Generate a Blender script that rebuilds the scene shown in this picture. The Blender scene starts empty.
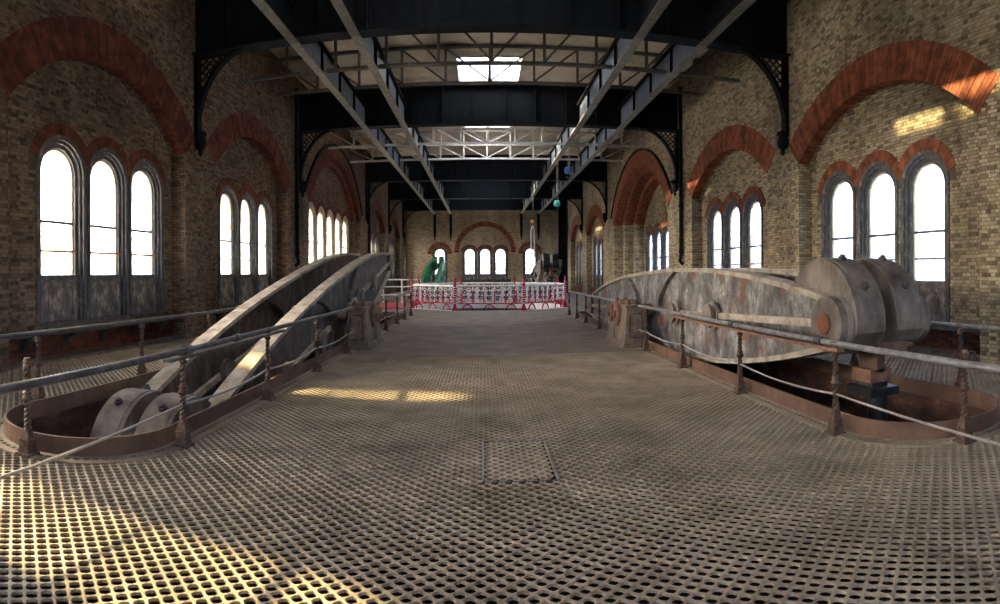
import bpy, math, random
from math import sin, cos, pi, sqrt, atan2, radians
from mathutils import Vector, Matrix

random.seed(7)
scene = bpy.context.scene
col = scene.collection

# ------------------------------------------------------------------ camera, world, sun, exposure
F, CX, CY = 593.0, 482.0, 273.0          # cylinder focal length and principal point of the 1000x604 frame
cam_d = bpy.data.cameras.new('camera')
cam = bpy.data.objects.new('camera', cam_d); col.objects.link(cam)
cam.location = (-0.31, 0.0, 1.65)
cam.rotation_euler = (Matrix.Rotation(radians(90), 3, 'X') @ Matrix.Rotation(radians(-0.3), 3, 'Z')).to_euler()
cam_d.type = 'PANO'
cam_d.panorama_type = 'CENTRAL_CYLINDRICAL'
cam_d.central_cylindrical_range_u_min = -CX / F
cam_d.central_cylindrical_range_u_max = (1000 - CX) / F
cam_d.central_cylindrical_range_v_min = (CY - 604) / F
cam_d.central_cylindrical_range_v_max = CY / F
cam_d.central_cylindrical_radius = 1.0
cam_d.clip_start = 0.02; cam_d.clip_end = 2000
scene.camera = cam

SUN_EL, SUN_SLOPE = 28.5, -0.13          # sun from the left, a touch from the far end
world = bpy.data.worlds.new('sky'); scene.world = world
world.use_nodes = True
wn = world.node_tree.nodes; wl = world.node_tree.links
wn.clear()
w_out = wn.new('ShaderNodeOutputWorld'); w_bg = wn.new('ShaderNodeBackground')
w_sky = wn.new('ShaderNodeTexSky'); w_sky.sky_type = 'NISHITA'
w_sky.sun_disc = False
w_sky.sun_elevation = radians(SUN_EL)
w_sky.sun_rotation = radians(-90)
w_sky.air_density = 0.6; w_sky.dust_density = 5.0; w_sky.ozone_density = 1.0
w_bg.inputs['Strength'].default_value = 1.6
wl.new(w_sky.outputs[0], w_bg.inputs['Color']); wl.new(w_bg.outputs[0], w_out.inputs['Surface'])

sun_d = bpy.data.lights.new('sun', 'SUN'); sun_d.energy = 21.0; sun_d.angle = radians(2.0)
sun_d.color = (1.0, 0.77, 0.38)
sun = bpy.data.objects.new('sun', sun_d); col.objects.link(sun)
sun_dir = Vector((1.0, SUN_SLOPE, -math.tan(radians(SUN_EL)))).normalized()
sun.rotation_euler = sun_dir.to_track_quat('-Z', 'Y').to_euler()
sun.location = (-60, 10, 40)

vs = scene.view_settings
vs.view_transform = 'Standard'; vs.look = 'None'; vs.gamma = 1.0; vs.use_curve_mapping = False
vs.exposure = 1.68
scene.cycles.max_bounces = 10
scene.cycles.diffuse_bounces = 6
scene.cycles.transparent_max_bounces = 16
scene.cycles.sample_clamp_indirect = 6.0

# ------------------------------------------------------------------ materials
MATS = {}
def new_mat(name):
    m = bpy.data.materials.new(name); m.use_nodes = True
    MATS[name] = m
    nt = m.node_tree
    return m, nt, nt.nodes['Principled BSDF']
def node(nt, kind, **inp):
    n = nt.nodes.new(kind)
    for k, v in inp.items():
        n.inputs[k.replace('_', ' ')].default_value = v
    return n
def ramp(nt, fac, stops):
    r = nt.nodes.new('ShaderNodeValToRGB')
    cr = r.color_ramp
    while len(cr.elements) < len(stops): cr.elements.new(0.5)
    for e, (p, c) in zip(cr.elements, stops):
        e.position = p; e.color = (*c, 1) if len(c) == 3 else c
    nt.links.new(fac, r.inputs[0])
    return r.outputs[0]
def mixc(nt, fac, a, b, mode='MIX'):
    n = nt.nodes.new('ShaderNodeMix'); n.data_type = 'RGBA'; n.blend_type = mode
    for s, v in ((n.inputs[0], fac), (n.inputs[6], a), (n.inputs[7], b)):
        if hasattr(v, 'is_linked'): nt.links.new(v, s)
        elif isinstance(v, (int, float)): s.default_value = v
        else: s.default_value = (*v, 1)
    return n.outputs[2]
def math_n(nt, op, a, b=None, c=None):
    n = nt.nodes.new('ShaderNodeMath'); n.operation = op
    for i, v in enumerate((a, b, c)):
        if v is None: continue
        if hasattr(v, 'is_linked'): nt.links.new(v, n.inputs[i])
        else: n.inputs[i].default_value = v
    return n.outputs[0]
def bump(nt, bsdf, h, strength=0.4, dist=0.02):
    b = nt.nodes.new('ShaderNodeBump'); b.inputs['Strength'].default_value = strength
    b.inputs['Distance'].default_value = dist
    nt.links.new(h, b.inputs['Height']); nt.links.new(b.outputs[0], bsdf.inputs['Normal'])
def coords(nt):
    return nt.nodes.new('ShaderNodeTexCoord').outputs['Object']
def noise(nt, co, scale, detail=4, rough=0.6, stretch=None):
    n = nt.nodes.new('ShaderNodeTexNoise')
    n.inputs['Scale'].default_value = scale; n.inputs['Detail'].default_value = detail
    n.inputs['Roughness'].default_value = rough
    if stretch:
        m = nt.nodes.new('ShaderNodeMapping'); m.inputs['Scale'].default_value = stretch
        nt.links.new(co, m.inputs[0]); co = m.outputs[0]
    nt.links.new(co, n.inputs['Vector'])
    return n.outputs['Fac']

def mottled(name, stops, scale=6, rough=0.75, metallic=0.0, bump_s=0.25, streak=None, spec=0.3, per_object=0.0):
    """paint or iron with a mottled colour and fine relief"""
    m, nt, b = new_mat(name)
    co = coords(nt)
    f = noise(nt, co, scale, 5, 0.65, streak)
    c = ramp(nt, f, stops)
    if per_object:
        oi = nt.nodes.new('ShaderNodeObjectInfo')
        v = math_n(nt, 'MULTIPLY_ADD', oi.outputs['Random'], per_object, 1 - per_object / 2)
        hs = nt.nodes.new('ShaderNodeHueSaturation')
        nt.links.new(v, hs.inputs['Value']); nt.links.new(c, hs.inputs['Color']); c = hs.outputs[0]
    nt.links.new(c, b.inputs['Base Color'])
    b.inputs['Roughness'].default_value = rough; b.inputs['Metallic'].default_value = metallic
    b.inputs['Specular IOR Level'].default_value = spec
    if bump_s: bump(nt, b, noise(nt, co, scale * 6, 4), bump_s, 0.01)
    return m

def brick_material(name, c_a, c_b, c_dark, mortar, soot, single=False):
    m, nt, b = new_mat(name)
    co = coords(nt)
    sx = nt.nodes.new('ShaderNodeSeparateXYZ'); nt.links.new(co, sx.inputs[0])
    u = math_n(nt, 'ADD', sx.outputs[0], sx.outputs[1])
    cx = nt.nodes.new('ShaderNodeCombineXYZ')
    nt.links.new(u, cx.inputs[0]); nt.links.new(sx.outputs[2], cx.inputs[1])
    def brick(w, off, freq):
        br = nt.nodes.new('ShaderNodeTexBrick')
        br.offset = off; br.offset_frequency = freq
        br.inputs['Color1'].default_value = (0, 0, 0, 1); br.inputs['Color2'].default_value = (1, 1, 1, 1)
        br.inputs['Mortar'].default_value = (0.5, 0.5, 0.5, 1)
        br.inputs['Scale'].default_value = 1.0
        br.inputs['Mortar Size'].default_value = 0.007; br.inputs['Mortar Smooth'].default_value = 0.15
        br.inputs['Brick Width'].default_value = w; br.inputs['Row Height'].default_value = 0.07
        nt.links.new(cx.outputs[0], br.inputs['Vector'])
        return br
    br = brick(0.215, 0.5, 2)
    rnd = br.outputs['Color']
    if single:                      # every brick is built: one tone per brick
        gi = nt.nodes.new('ShaderNodeNewGeometry'); oi = nt.nodes.new('ShaderNodeObjectInfo')
        rnd = math_n(nt, 'FRACT', math_n(nt, 'ADD', gi.outputs['Random Per Island'], oi.outputs['Random']))
    tone = ramp(nt, rnd, [(0.0, c_dark), (0.25, c_b), (0.6, c_a), (1.0, tuple(min(1, v * 1.35) for v in c_a))])
    n2 = noise(nt, co, 9, 3)
    tone = mixc(nt, 0.35, tone, ramp(nt, n2, [(0.3, c_dark), (0.7, c_a)]))
    c = tone if single else mixc(nt, br.outputs['Fac'], tone, mortar)
    s1 = noise(nt, co, 0.42, 5, 0.62, (1, 1, 0.55))
    s2 = noise(nt, co, 1.7, 4, 0.6, (1, 1, 0.22))
    sm = math_n(nt, 'MULTIPLY', ramp(nt, s1, [(0.42, (0, 0, 0)), (0.66, (1, 1, 1))]), ramp(nt, s2, [(0.3, (0.35,) * 3), (0.7, (1, 1, 1))]))
    sm = math_n(nt, 'MULTIPLY', sm, 0.8)
    c = mixc(nt, sm, c, soot)
    nt.links.new(c, b.inputs['Base Color'])
    b.inputs['Roughness'].default_value = 0.9; b.inputs['Specular IOR Level'].default_value = 0.15
    h = 1.0 if single else math_n(nt, 'SUBTRACT', 1.0, br.outputs['Fac'])
    h = math_n(nt, 'ADD', h, math_n(nt, 'MULTIPLY', n2, 0.5))
    bump(nt, b, h, 0.6, 0.015)
    return m

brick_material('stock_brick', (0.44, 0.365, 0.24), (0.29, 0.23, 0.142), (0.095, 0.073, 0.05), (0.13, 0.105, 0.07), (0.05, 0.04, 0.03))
brick_material('sooty_shaded_brick', (0.235, 0.165, 0.108), (0.14, 0.096, 0.063), (0.045, 0.033, 0.025), (0.055, 0.042, 0.03), (0.018, 0.015, 0.013))  # left wall: soot plus its backlit shade, put into darker brick colours
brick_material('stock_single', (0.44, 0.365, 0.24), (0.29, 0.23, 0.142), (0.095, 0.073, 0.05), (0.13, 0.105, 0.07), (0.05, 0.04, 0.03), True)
brick_material('sooty_shaded_single', (0.235, 0.165, 0.108), (0.14, 0.096, 0.063), (0.045, 0.033, 0.025), (0.055, 0.042, 0.03), (0.018, 0.015, 0.013), True)  # same soot and painted-in shade for the left wall's single bricks
mottled('mortar', [(0.3, (0.06, 0.05, 0.036)), (0.7, (0.12, 0.095, 0.065))], 3, 0.95, 0, 0.1)
brick_material('pale_brick', (0.56, 0.45, 0.29), (0.42, 0.32, 0.19), (0.2, 0.145, 0.09), (0.24, 0.19, 0.13), (0.12, 0.09, 0.06))
brick_material('base_brick', (0.24, 0.075, 0.04), (0.16, 0.05, 0.03), (0.06, 0.03, 0.02), (0.10, 0.07, 0.05), (0.03, 0.02, 0.018))
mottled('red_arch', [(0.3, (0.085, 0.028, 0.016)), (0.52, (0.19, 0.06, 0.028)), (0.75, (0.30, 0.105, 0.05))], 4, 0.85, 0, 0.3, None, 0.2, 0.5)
mottled('shaded_arch', [(0.3, (0.05, 0.018, 0.012)), (0.52, (0.12, 0.038, 0.022)), (0.75, (0.20, 0.068, 0.036))], 4, 0.85, 0, 0.3, None, 0.2, 0.5)  # arch red darkened to paint in the left wall's shade
mottled('girder_black', [(0.3, (0.003, 0.0037, 0.005)), (0.7, (0.010, 0.0125, 0.017))], 4, 0.7, 0.0, 0.15, None, 0.1)
mottled('truss_dark', [(0.3, (0.06, 0.055, 0.045)), (0.7, (0.15, 0.14, 0.115))], 4, 0.75, 0, 0.15)
mottled('girder_blue', [(0.3, (0.05, 0.065, 0.09)), (0.7, (0.12, 0.15, 0.19))], 3, 0.5, 0.0, 0.15, (1, 1, 0.4))
mottled('dusty_flange', [(0.3, (0.12, 0.11, 0.085)), (0.7, (0.26, 0.24, 0.19))], 5, 0.8, 0.0, 0.2)
mottled('truss_paint', [(0.3, (0.26, 0.25, 0.22)), (0.7, (0.5, 0.49, 0.45))], 4, 0.7, 0, 0.15)
mottled('ceiling_board', [(0.3, (0.42, 0.32, 0.2)), (0.48, (0.66, 0.57, 0.42)), (0.75, (0.80, 0.73, 0.6))], 0.8, 0.9, 0, 0.1)
mottled('grate_iron', [(0.3, (0.145, 0.115, 0.072)), (0.52, (0.252, 0.2, 0.138)), (0.75, (0.355, 0.29, 0.205))], 1.3, 0.6, 0.0, 0.1, None, 0.35)
mottled('kerb_iron', [(0.3, (0.07, 0.04, 0.026)), (0.55, (0.128, 0.073, 0.046)), (0.8, (0.21, 0.13, 0.088))], 2.5, 0.65, 0.0, 0.2)
mottled('pit_lining', [(0.35, (0.03, 0.018, 0.013)), (0.6, (0.10, 0.045, 0.028)), (0.75, (0.24, 0.16, 0.10))], 3, 0.8, 0, 0.3, (1, 1, 2))
mottled('post_rust', [(0.3, (0.045, 0.03, 0.022)), (0.55, (0.115, 0.072, 0.05)), (0.8, (0.25, 0.18, 0.135))], 18, 0.65, 0.3, 0.3)
mottled('tube_steel', [(0.3, (0.13, 0.125, 0.12)), (0.6, (0.27, 0.27, 0.26)), (0.9, (0.4, 0.39, 0.37))], 10, 0.45, 0.5, 0.15)
mottled('tube_dark', [(0.3, (0.045, 0.042, 0.045)), (0.7, (0.13, 0.125, 0.13))], 10, 0.4, 0.5, 0.15)
mottled('rope_wire', [(0.3, (0.22, 0.2, 0.17)), (0.7, (0.4, 0.37, 0.33))], 30, 0.7, 0.2, 0.3)
mottled('rust_bar', [(0.3, (0.11, 0.052, 0.031)), (0.7, (0.26, 0.14, 0.088))], 8, 0.75, 0.0, 0.3)
mottled('orange_rust', [(0.3, (0.13, 0.045, 0.025)), (0.7, (0.27, 0.10, 0.055))], 9, 0.8, 0, 0.3)
mottled('pedestal_paint', [(0.3, (0.10, 0.075, 0.055)), (0.7, (0.23, 0.175, 0.13))], 5, 0.65, 0, 0.2)
mottled('flange_dust', [(0.3, (0.17, 0.14, 0.11)), (0.5, (0.33, 0.28, 0.22)), (0.75, (0.48, 0.43, 0.36))], 4, 0.85, 0, 0.25)
mottled('counterweight_iron', [(0.3, (0.06, 0.047, 0.037)), (0.5, (0.145, 0.12, 0.098)), (0.72, (0.27, 0.235, 0.195))], 3.2, 0.6, 0.1, 0.25, (1, 1, 0.5))
mottled('black_rod', [(0.3, (0.012, 0.012, 0.014)), (0.7, (0.04, 0.04, 0.045))], 6, 0.45, 0.3, 0.1)
mottled('frame_paint', [(0.3, (0.04, 0.04, 0.042)), (0.58, (0.10, 0.098, 0.098)), (0.74, (0.34, 0.31, 0.27))], 11, 0.75, 0, 0.3, (1, 1, 0.4))
mottled('sunlit_cream', [(0.3, (0.32, 0.25, 0.15)), (0.7, (0.55, 0.47, 0.33))], 8, 0.8, 0, 0.2)  # cream of sunlit inner frames, the light put into the colour
mottled('apron_wood', [(0.32, (0.06, 0.053, 0.05)), (0.54, (0.14, 0.12, 0.11)), (0.70, (0.36, 0.32, 0.28))], 7, 0.8, 0, 0.35, (1, 1, 0.5))
mottled('orange_strip', [(0.3, (0.38, 0.14, 0.05)), (0.7, (0.55, 0.24, 0.1))], 8, 0.7)
mottled('shelf_iron', [(0.3, (0.03, 0.027, 0.025)), (0.65, (0.10, 0.09, 0.085)), (0.85, (0.26, 0.24, 0.21))], 5, 0.7, 0, 0.2)
mottled('green_paint', [(0.3, (0.02, 0.13, 0.06)), (0.7, (0.05, 0.28, 0.13))], 4, 0.4, 0, 0.05)
mottled('red_paint', [(0.3, (0.32, 0.012, 0.03)), (0.7, (0.5, 0.03, 0.055))], 5, 0.4, 0, 0.05)
mottled('white_paint', [(0.3, (0.55, 0.53, 0.5)), (0.7, (0.78, 0.77, 0.74))], 5, 0.5, 0, 0.05)
mottled('navy_paint', [(0.3, (0.015, 0.018, 0.05)), (0.7, (0.04, 0.045, 0.12))], 5, 0.4, 0, 0.05)
mottled('hoist_teal', [(0.3, (0.05, 0.3, 0.27)), (0.7, (0.12, 0.5, 0.45))], 5, 0.4, 0, 0.05)
mottled('hoist_blue', [(0.3, (0.02, 0.07, 0.25)), (0.7, (0.05, 0.14, 0.4))], 5, 0.4, 0, 0.05)
mottled('void_dark', [(0.3, (0.006, 0.005, 0.005)), (0.7, (0.014, 0.012, 0.011))], 1, 0.95, 0, 0)
mottled('outdoor_ground', [(0.3, (0.30, 0.30, 0.28)), (0.7, (0.42, 0.42, 0.4))], 0.05, 0.95, 0, 0)
mottled('slate', [(0.3, (0.12, 0.12, 0.13)), (0.7, (0.2, 0.2, 0.21))], 1, 0.8, 0, 0)

def weathered_beam(name, tones, stain, rust):
    m, nt, b = new_mat(name)
    co = coords(nt)
    a = noise(nt, co, 2.6, 8, 0.76, (1, 1, 0.7))
    c = ramp(nt, a, list(zip((0.34, 0.46, 0.56, 0.68), tones)))
    st = noise(nt, co, 2.4, 7, 0.72, (1, 1, 0.5))
    c = mixc(nt, math_n(nt, 'MULTIPLY', ramp(nt, st, [(0.50, (0, 0, 0)), (0.60, (1, 1, 1))]), 0.65), c, stain)
    r = noise(nt, co, 1.7, 7, 0.75)
    c = mixc(nt, ramp(nt, r, [(0.56, (0, 0, 0)), (0.61, (1, 1, 1))]), c, rust)
    nt.links.new(c, b.inputs['Base Color'])
    b.inputs['Roughness'].default_value = 0.65; b.inputs['Specular IOR Level'].default_value = 0.3
    bump(nt, b, a, 0.35, 0.02)
weathered_beam('beam_paint', [(0.04, 0.034, 0.032), (0.12, 0.11, 0.105), (0.23, 0.225, 0.215), (0.43, 0.43, 0.425)], (0.055, 0.042, 0.034), (0.17, 0.07, 0.04))
weathered_beam('beam_paint_shaded', [(0.025, 0.02, 0.018), (0.06, 0.05, 0.043), (0.10, 0.085, 0.072), (0.22, 0.20, 0.18)], (0.035, 0.025, 0.02), (0.085, 0.04, 0.024))  # left beam's backlit shade put into a darker copy of its paint

def hole_floor():
    """far floor: the same lattice of holes, too small to be built"""
    m, nt, b = new_mat('far_grating')
    co = coords(nt)
    mp = nt.nodes.new('ShaderNodeMapping'); mp.inputs['Rotation'].default_value = (0, 0, radians(45))
    s = 1 / (0.108 / sqrt(2)); mp.inputs['Scale'].default_value = (s, s, s)
    nt.links.new(co, mp.inputs[0])
    sx = nt.nodes.new('ShaderNodeSeparateXYZ'); nt.links.new(mp.outputs[0], sx.inputs[0])
    fx = math_n(nt, 'SUBTRACT', math_n(nt, 'FRACT', sx.outputs[0]), 0.5)
    fy = math_n(nt, 'SUBTRACT', math_n(nt, 'FRACT', sx.outputs[1]), 0.5)
    d = math_n(nt, 'SQRT', math_n(nt, 'ADD', math_n(nt, 'MULTIPLY', fx, fx), math_n(nt, 'MULTIPLY', fy, fy)))
    hole = math_n(nt, 'LESS_THAN', d, 0.36)
    base = ramp(nt, noise(nt, co, 1.3, 5), [(0.3, (0.145, 0.115, 0.072)), (0.52, (0.252, 0.2, 0.138)), (0.75, (0.355, 0.29, 0.205))])
    c = mixc(nt, hole, base, (0.02, 0.016, 0.013))
    nt.links.new(c, b.inputs['Base Color'])
    b.inputs['Roughness'].default_value = 0.65; b.inputs['Metallic'].default_value = 0.0
hole_floor()

def glass_material():
    m, nt, b = new_mat('hazy_glass')
    nt.nodes.remove(b)
    out = nt.nodes['Material Output']
    tr = nt.nodes.new('ShaderNodeBsdfTransparent'); tr.inputs[0].default_value = (0.96, 0.98, 1, 1)
    tl = nt.nodes.new('ShaderNodeBsdfTranslucent'); tl.inputs[0].default_value = (0.85, 0.88, 0.92, 1)
    gl = nt.nodes.new('ShaderNodeBsdfGlossy'); gl.inputs['Roughness'].default_value = 0.08
    co = coords(nt)
    f = noise(nt, co, 2.2, 4, 0.6)
    mx = nt.nodes.new('ShaderNodeMixShader')
    nt.links.new(ramp(nt, f, [(0.4, (0.15,) * 3), (0.65, (0.5,) * 3)]), mx.inputs[0])
    nt.links.new(tr.outputs[0], mx.inputs[1]); nt.links.new(tl.outputs[0], mx.inputs[2])
    m2 = nt.nodes.new('ShaderNodeMixShader'); m2.inputs[0].default_value = 0.05
    nt.links.new(mx.outputs[0], m2.inputs[1]); nt.links.new(gl.outputs[0], m2.inputs[2])
    nt.links.new(m2.outputs[0], out.inputs['Surface'])
glass_material()

# ------------------------------------------------------------------ mesh helpers
class MB:
    def __init__(self): self.v = []; self.f = []; self.sm = []
    def add(self, vs, fs, smooth=False):
        o = len(self.v); self.v += [tuple(p) for p in vs]
        for f in fs: self.f.append([i + o for i in f]); self.sm.append(smooth)
        return self
    def box(self, x0, x1, y0, y1, z0, z1):
        if x0 > x1: x0, x1 = x1, x0
        if y0 > y1: y0, y1 = y1, y0
        vs = [(x, y, z) for z in (z0, z1) for y in (y0, y1) for x in (x0, x1)]
        return self.add(vs, [(0, 2, 3, 1), (4, 5, 7, 6), (0, 1, 5, 4), (2, 6, 7, 3), (0, 4, 6, 2), (1, 3, 7, 5)])
    def frustum(self, c, b, t, z0, z1):
        """box tapering from half-size b at z0 to t at z1 about c"""
        vs = [(c[0] + sx * h[0], c[1] + sy * h[1], z) for h, z in ((b, z0), (t, z1)) for sy in (-1, 1) for sx in (-1, 1)]
        return self.add(vs, [(0, 2, 3, 1), (4, 5, 7, 6), (0, 1, 5, 4), (2, 6, 7, 3), (0, 4, 6, 2), (1, 3, 7, 5)])
    def bar(self, a, b, w, h=None, up=(0, 0, 1)):
        """square bar from a to b"""
        h = h or w
        a = Vector(a); b = Vector(b); d = (b - a).normalized(); u = Vector(up)
        if abs(d.dot(u)) > 0.98: u = Vector((0, 1, 0))
        s = d.cross(u).normalized() * (w / 2); t = s.cross(d).normalized() * (h / 2)
        vs = [p + sx * s + sy * t for p in (a, b) for sx, sy in ((-1, -1), (1, -1), (1, 1), (-1, 1))]
        return self.add(vs, [(3, 2, 1, 0), (4, 5, 6, 7), (0, 1, 5, 4), (1, 2, 6, 5), (2, 3, 7, 6), (3, 0, 4, 7)])
    def tube(self, pts, r, n=10, caps=True):
        pts = [Vector(p) for p in pts]; o = len(self.v); rings = []
        prev = None
        for i, p in enumerate(pts):
            d = (pts[min(i + 1, len(pts) - 1)] - pts[max(i - 1, 0)]).normalized()
            if prev is None:
                u = Vector((0, 0, 1)) if abs(d.z) < 0.9 else Vector((1, 0, 0))
            else: u = prev
            s = d.cross(u).normalized(); t = s.cross(d).normalized(); prev = t
            rr = r[i] if isinstance(r, (list, tuple)) else r
            rings.append([p + (cos(2 * pi * k / n) * s + sin(2 * pi * k / n) * t) * rr for k in range(n)])
        vs = [q for R in rings for q in R]; fs = []
        for i in range(len(rings) - 1):
            for k in range(n):
                a = i * n + k; b = i * n + (k + 1) % n
                fs.append((a, b, b + n, a + n))
        self.add(vs, fs, True)
        if caps:
            self.add(rings[0], [tuple(range(n))[::-1]]); self.add(rings[-1], [tuple(range(n))])
        return self
    def lathe(self, prof, n=12, c=(0, 0, 0), axis='z', smooth=True):
        """prof: (r, h) list"""
        vs = []; fs = []
        for r, h in prof:
            for k in range(n):
                a = 2 * pi * k / n
                p = (r * cos(a), r * sin(a), h)
                if axis == 'x': p = (h, r * cos(a), r * sin(a))
                elif axis == 'y': p = (r * sin(a), h, r * cos(a))
                vs.append((p[0] + c[0], p[1] + c[1], p[2] + c[2]))
        m = len(prof)
        for i in range(m - 1):
            for k in range(n):
                a = i * n + k; b = i * n + (k + 1) % n
                fs.append((a, b, b + n, a + n))
        self.add(vs, fs, smooth)
        self.add(vs[:n], [tuple(range(n))[::-1]]); self.add(vs[-n:], [tuple(range(n))])
        return self
    def prism(self, poly, axis, a, b, smooth=False):
        """2-D polygon extruded along an axis from a to b"""
        def P(p, d):
            if axis == 'x': return (d, p[0], p[1])
            if axis == 'y': return (p[0], d, p[1])
            return (p[0], p[1], d)
        n = len(poly)
        vs = [P(p, a) for p in poly] + [P(p, b) for p in poly]
        self.add(vs, [tuple(range(n))[::-1], tuple(range(n, 2 * n))])
        self.add(vs, [(i, (i + 1) % n, (i + 1) % n + n, i + n) for i in range(n)], smooth)
        return self
    def strip(self, inner, outer, axis, a, b, closed=False):
        """band between two matching 2-D polylines, extruded along an axis"""
        n = len(inner)
        for i in range(n if closed else n - 1):
            j = (i + 1) % n
            self.prism([inner[i], inner[j], outer[j], outer[i]], axis, a, b)
        return self
    def xform(self, M):
        self.v = [tuple(M @ Vector(p)) for p in self.v]; return self
    def build(self, name, mat, parent=None, smooth=None):
        me = bpy.data.meshes.new(name)
        me.from_pydata(self.v, [], self.f)
        me.polygons.foreach_set('use_smooth', self.sm if smooth is None else [smooth] * len(self.f))
        me.materials.append(MATS[mat]); me.update()
        import bmesh
        bm = bmesh.new(); bm.from_mesh(me)
        bmesh.ops.recalc_face_normals(bm, faces=bm.faces); bm.to_mesh(me); bm.free()
        return link(name, me, parent)
def link(name, me, parent=None):
    o = bpy.data.objects.new(name, me); col.objects.link(o)
    if parent is not None: o.parent = parent
    return o
def empty(name, loc=(0, 0, 0), rz=0.0):
    o = bpy.data.objects.new(name, None); col.objects.link(o)
    o.location = loc; o.rotation_euler = (0, 0, rz); o.empty_display_size = 0.3
    return o
def tag(o, label, cat=None, group=None, kind=None):
    o['label'] = label
    if cat: o['category'] = cat
    if group: o['group'] = group
    if kind: o['kind'] = kind
    return o
def struct(o, label=None):
    o['kind'] = 'structure'
    if label: o['label'] = label
    return o
def copy_tree(o, parent=None):
    c = o.copy(); col.objects.link(c); c.parent = parent
    for ch in o.children: copy_tree(ch, c)
    return c

def fill(u0, u1, v0, v1, openings, step=None):
    """rectangle minus openings (ua, ub, lo(u), hi(u), samples) as a list of column quads in (u, v)"""
    us = {u0, u1}
    for ua, ub, lo, hi, n in openings:
        for i in range(n + 1):
            t = ua + (ub - ua) * (0.5 - 0.5 * cos(pi * i / n))
            if u0 <= t <= u1: us.add(round(t, 5))
        us.add(round(ua, 5)); us.add(round(ub, 5))
    us = sorted(u for u in us if u0 <= u <= u1)
    quads = []
    for a, b in zip(us, us[1:]):
        if b - a < 1e-5: continue
        mid = (a + b) / 2
        act = [o for o in openings if o[0] < mid < o[1]]
        act.sort(key=lambda o: o[2](mid))
        la = lb = v0
        for o in act:
            quads.append(((a, la), (b, lb), (b, min(max(o[2](b), v0), v1)), (a, min(max(o[2](a), v0), v1))))
            la, lb = min(max(o[3](a), v0), v1), min(max(o[3](b), v0), v1)
        quads.append(((a, la), (b, lb), (b, v1), (a, v1)))
    return [q for q in quads if abs(q[3][1] - q[0][1]) > 1e-6 or abs(q[2][1] - q[1][1]) > 1e-6]

# ------------------------------------------------------------------ the building shell
WX, RX = 7.60, 8.00               # pier face and recessed face, half widths
Y_NEAR, Y_FAR, Z_CEIL, Z_LOW = -1.2, 57.5, 9.55, -4.0
BAYS = [10.22, 18.25, 41.2, 49.3]
WSHIFT = [0.32, 0.22, 0.0, 0.0]   # windows sit a little off the arch centre
CENTRE = 29.6
SPR, HS, RISE, RING = 4.60, 3.12, 1.22, 0.76     # big arch: springing height, half span, rise, ring depth
SILL = 1.55                        # foot of the glass
GW, GH = 1.0, 2.45                 # glass width and height
SW = SW0 = 0.74                          # half width of the whole window frame
PITCH = 1.56

def seg_arch(c, hs, spr, rise):
    R = (hs * hs + rise * rise) / (2 * rise); zc = spr + rise - R
    return R, zc, (lambda y: zc + sqrt(max(R * R - (y - c) ** 2, 0)))

WINDOWS = []      # (x, y, rotation, sill, near)
win_n = [0]

def window_positions(c, n, k=1.0):
    off = WSHIFT[BAYS.index(c)] if c in BAYS else 0.0
    return [c + off + (i - (n - 1) / 2) * PITCH * k for i in range(n)]

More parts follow.
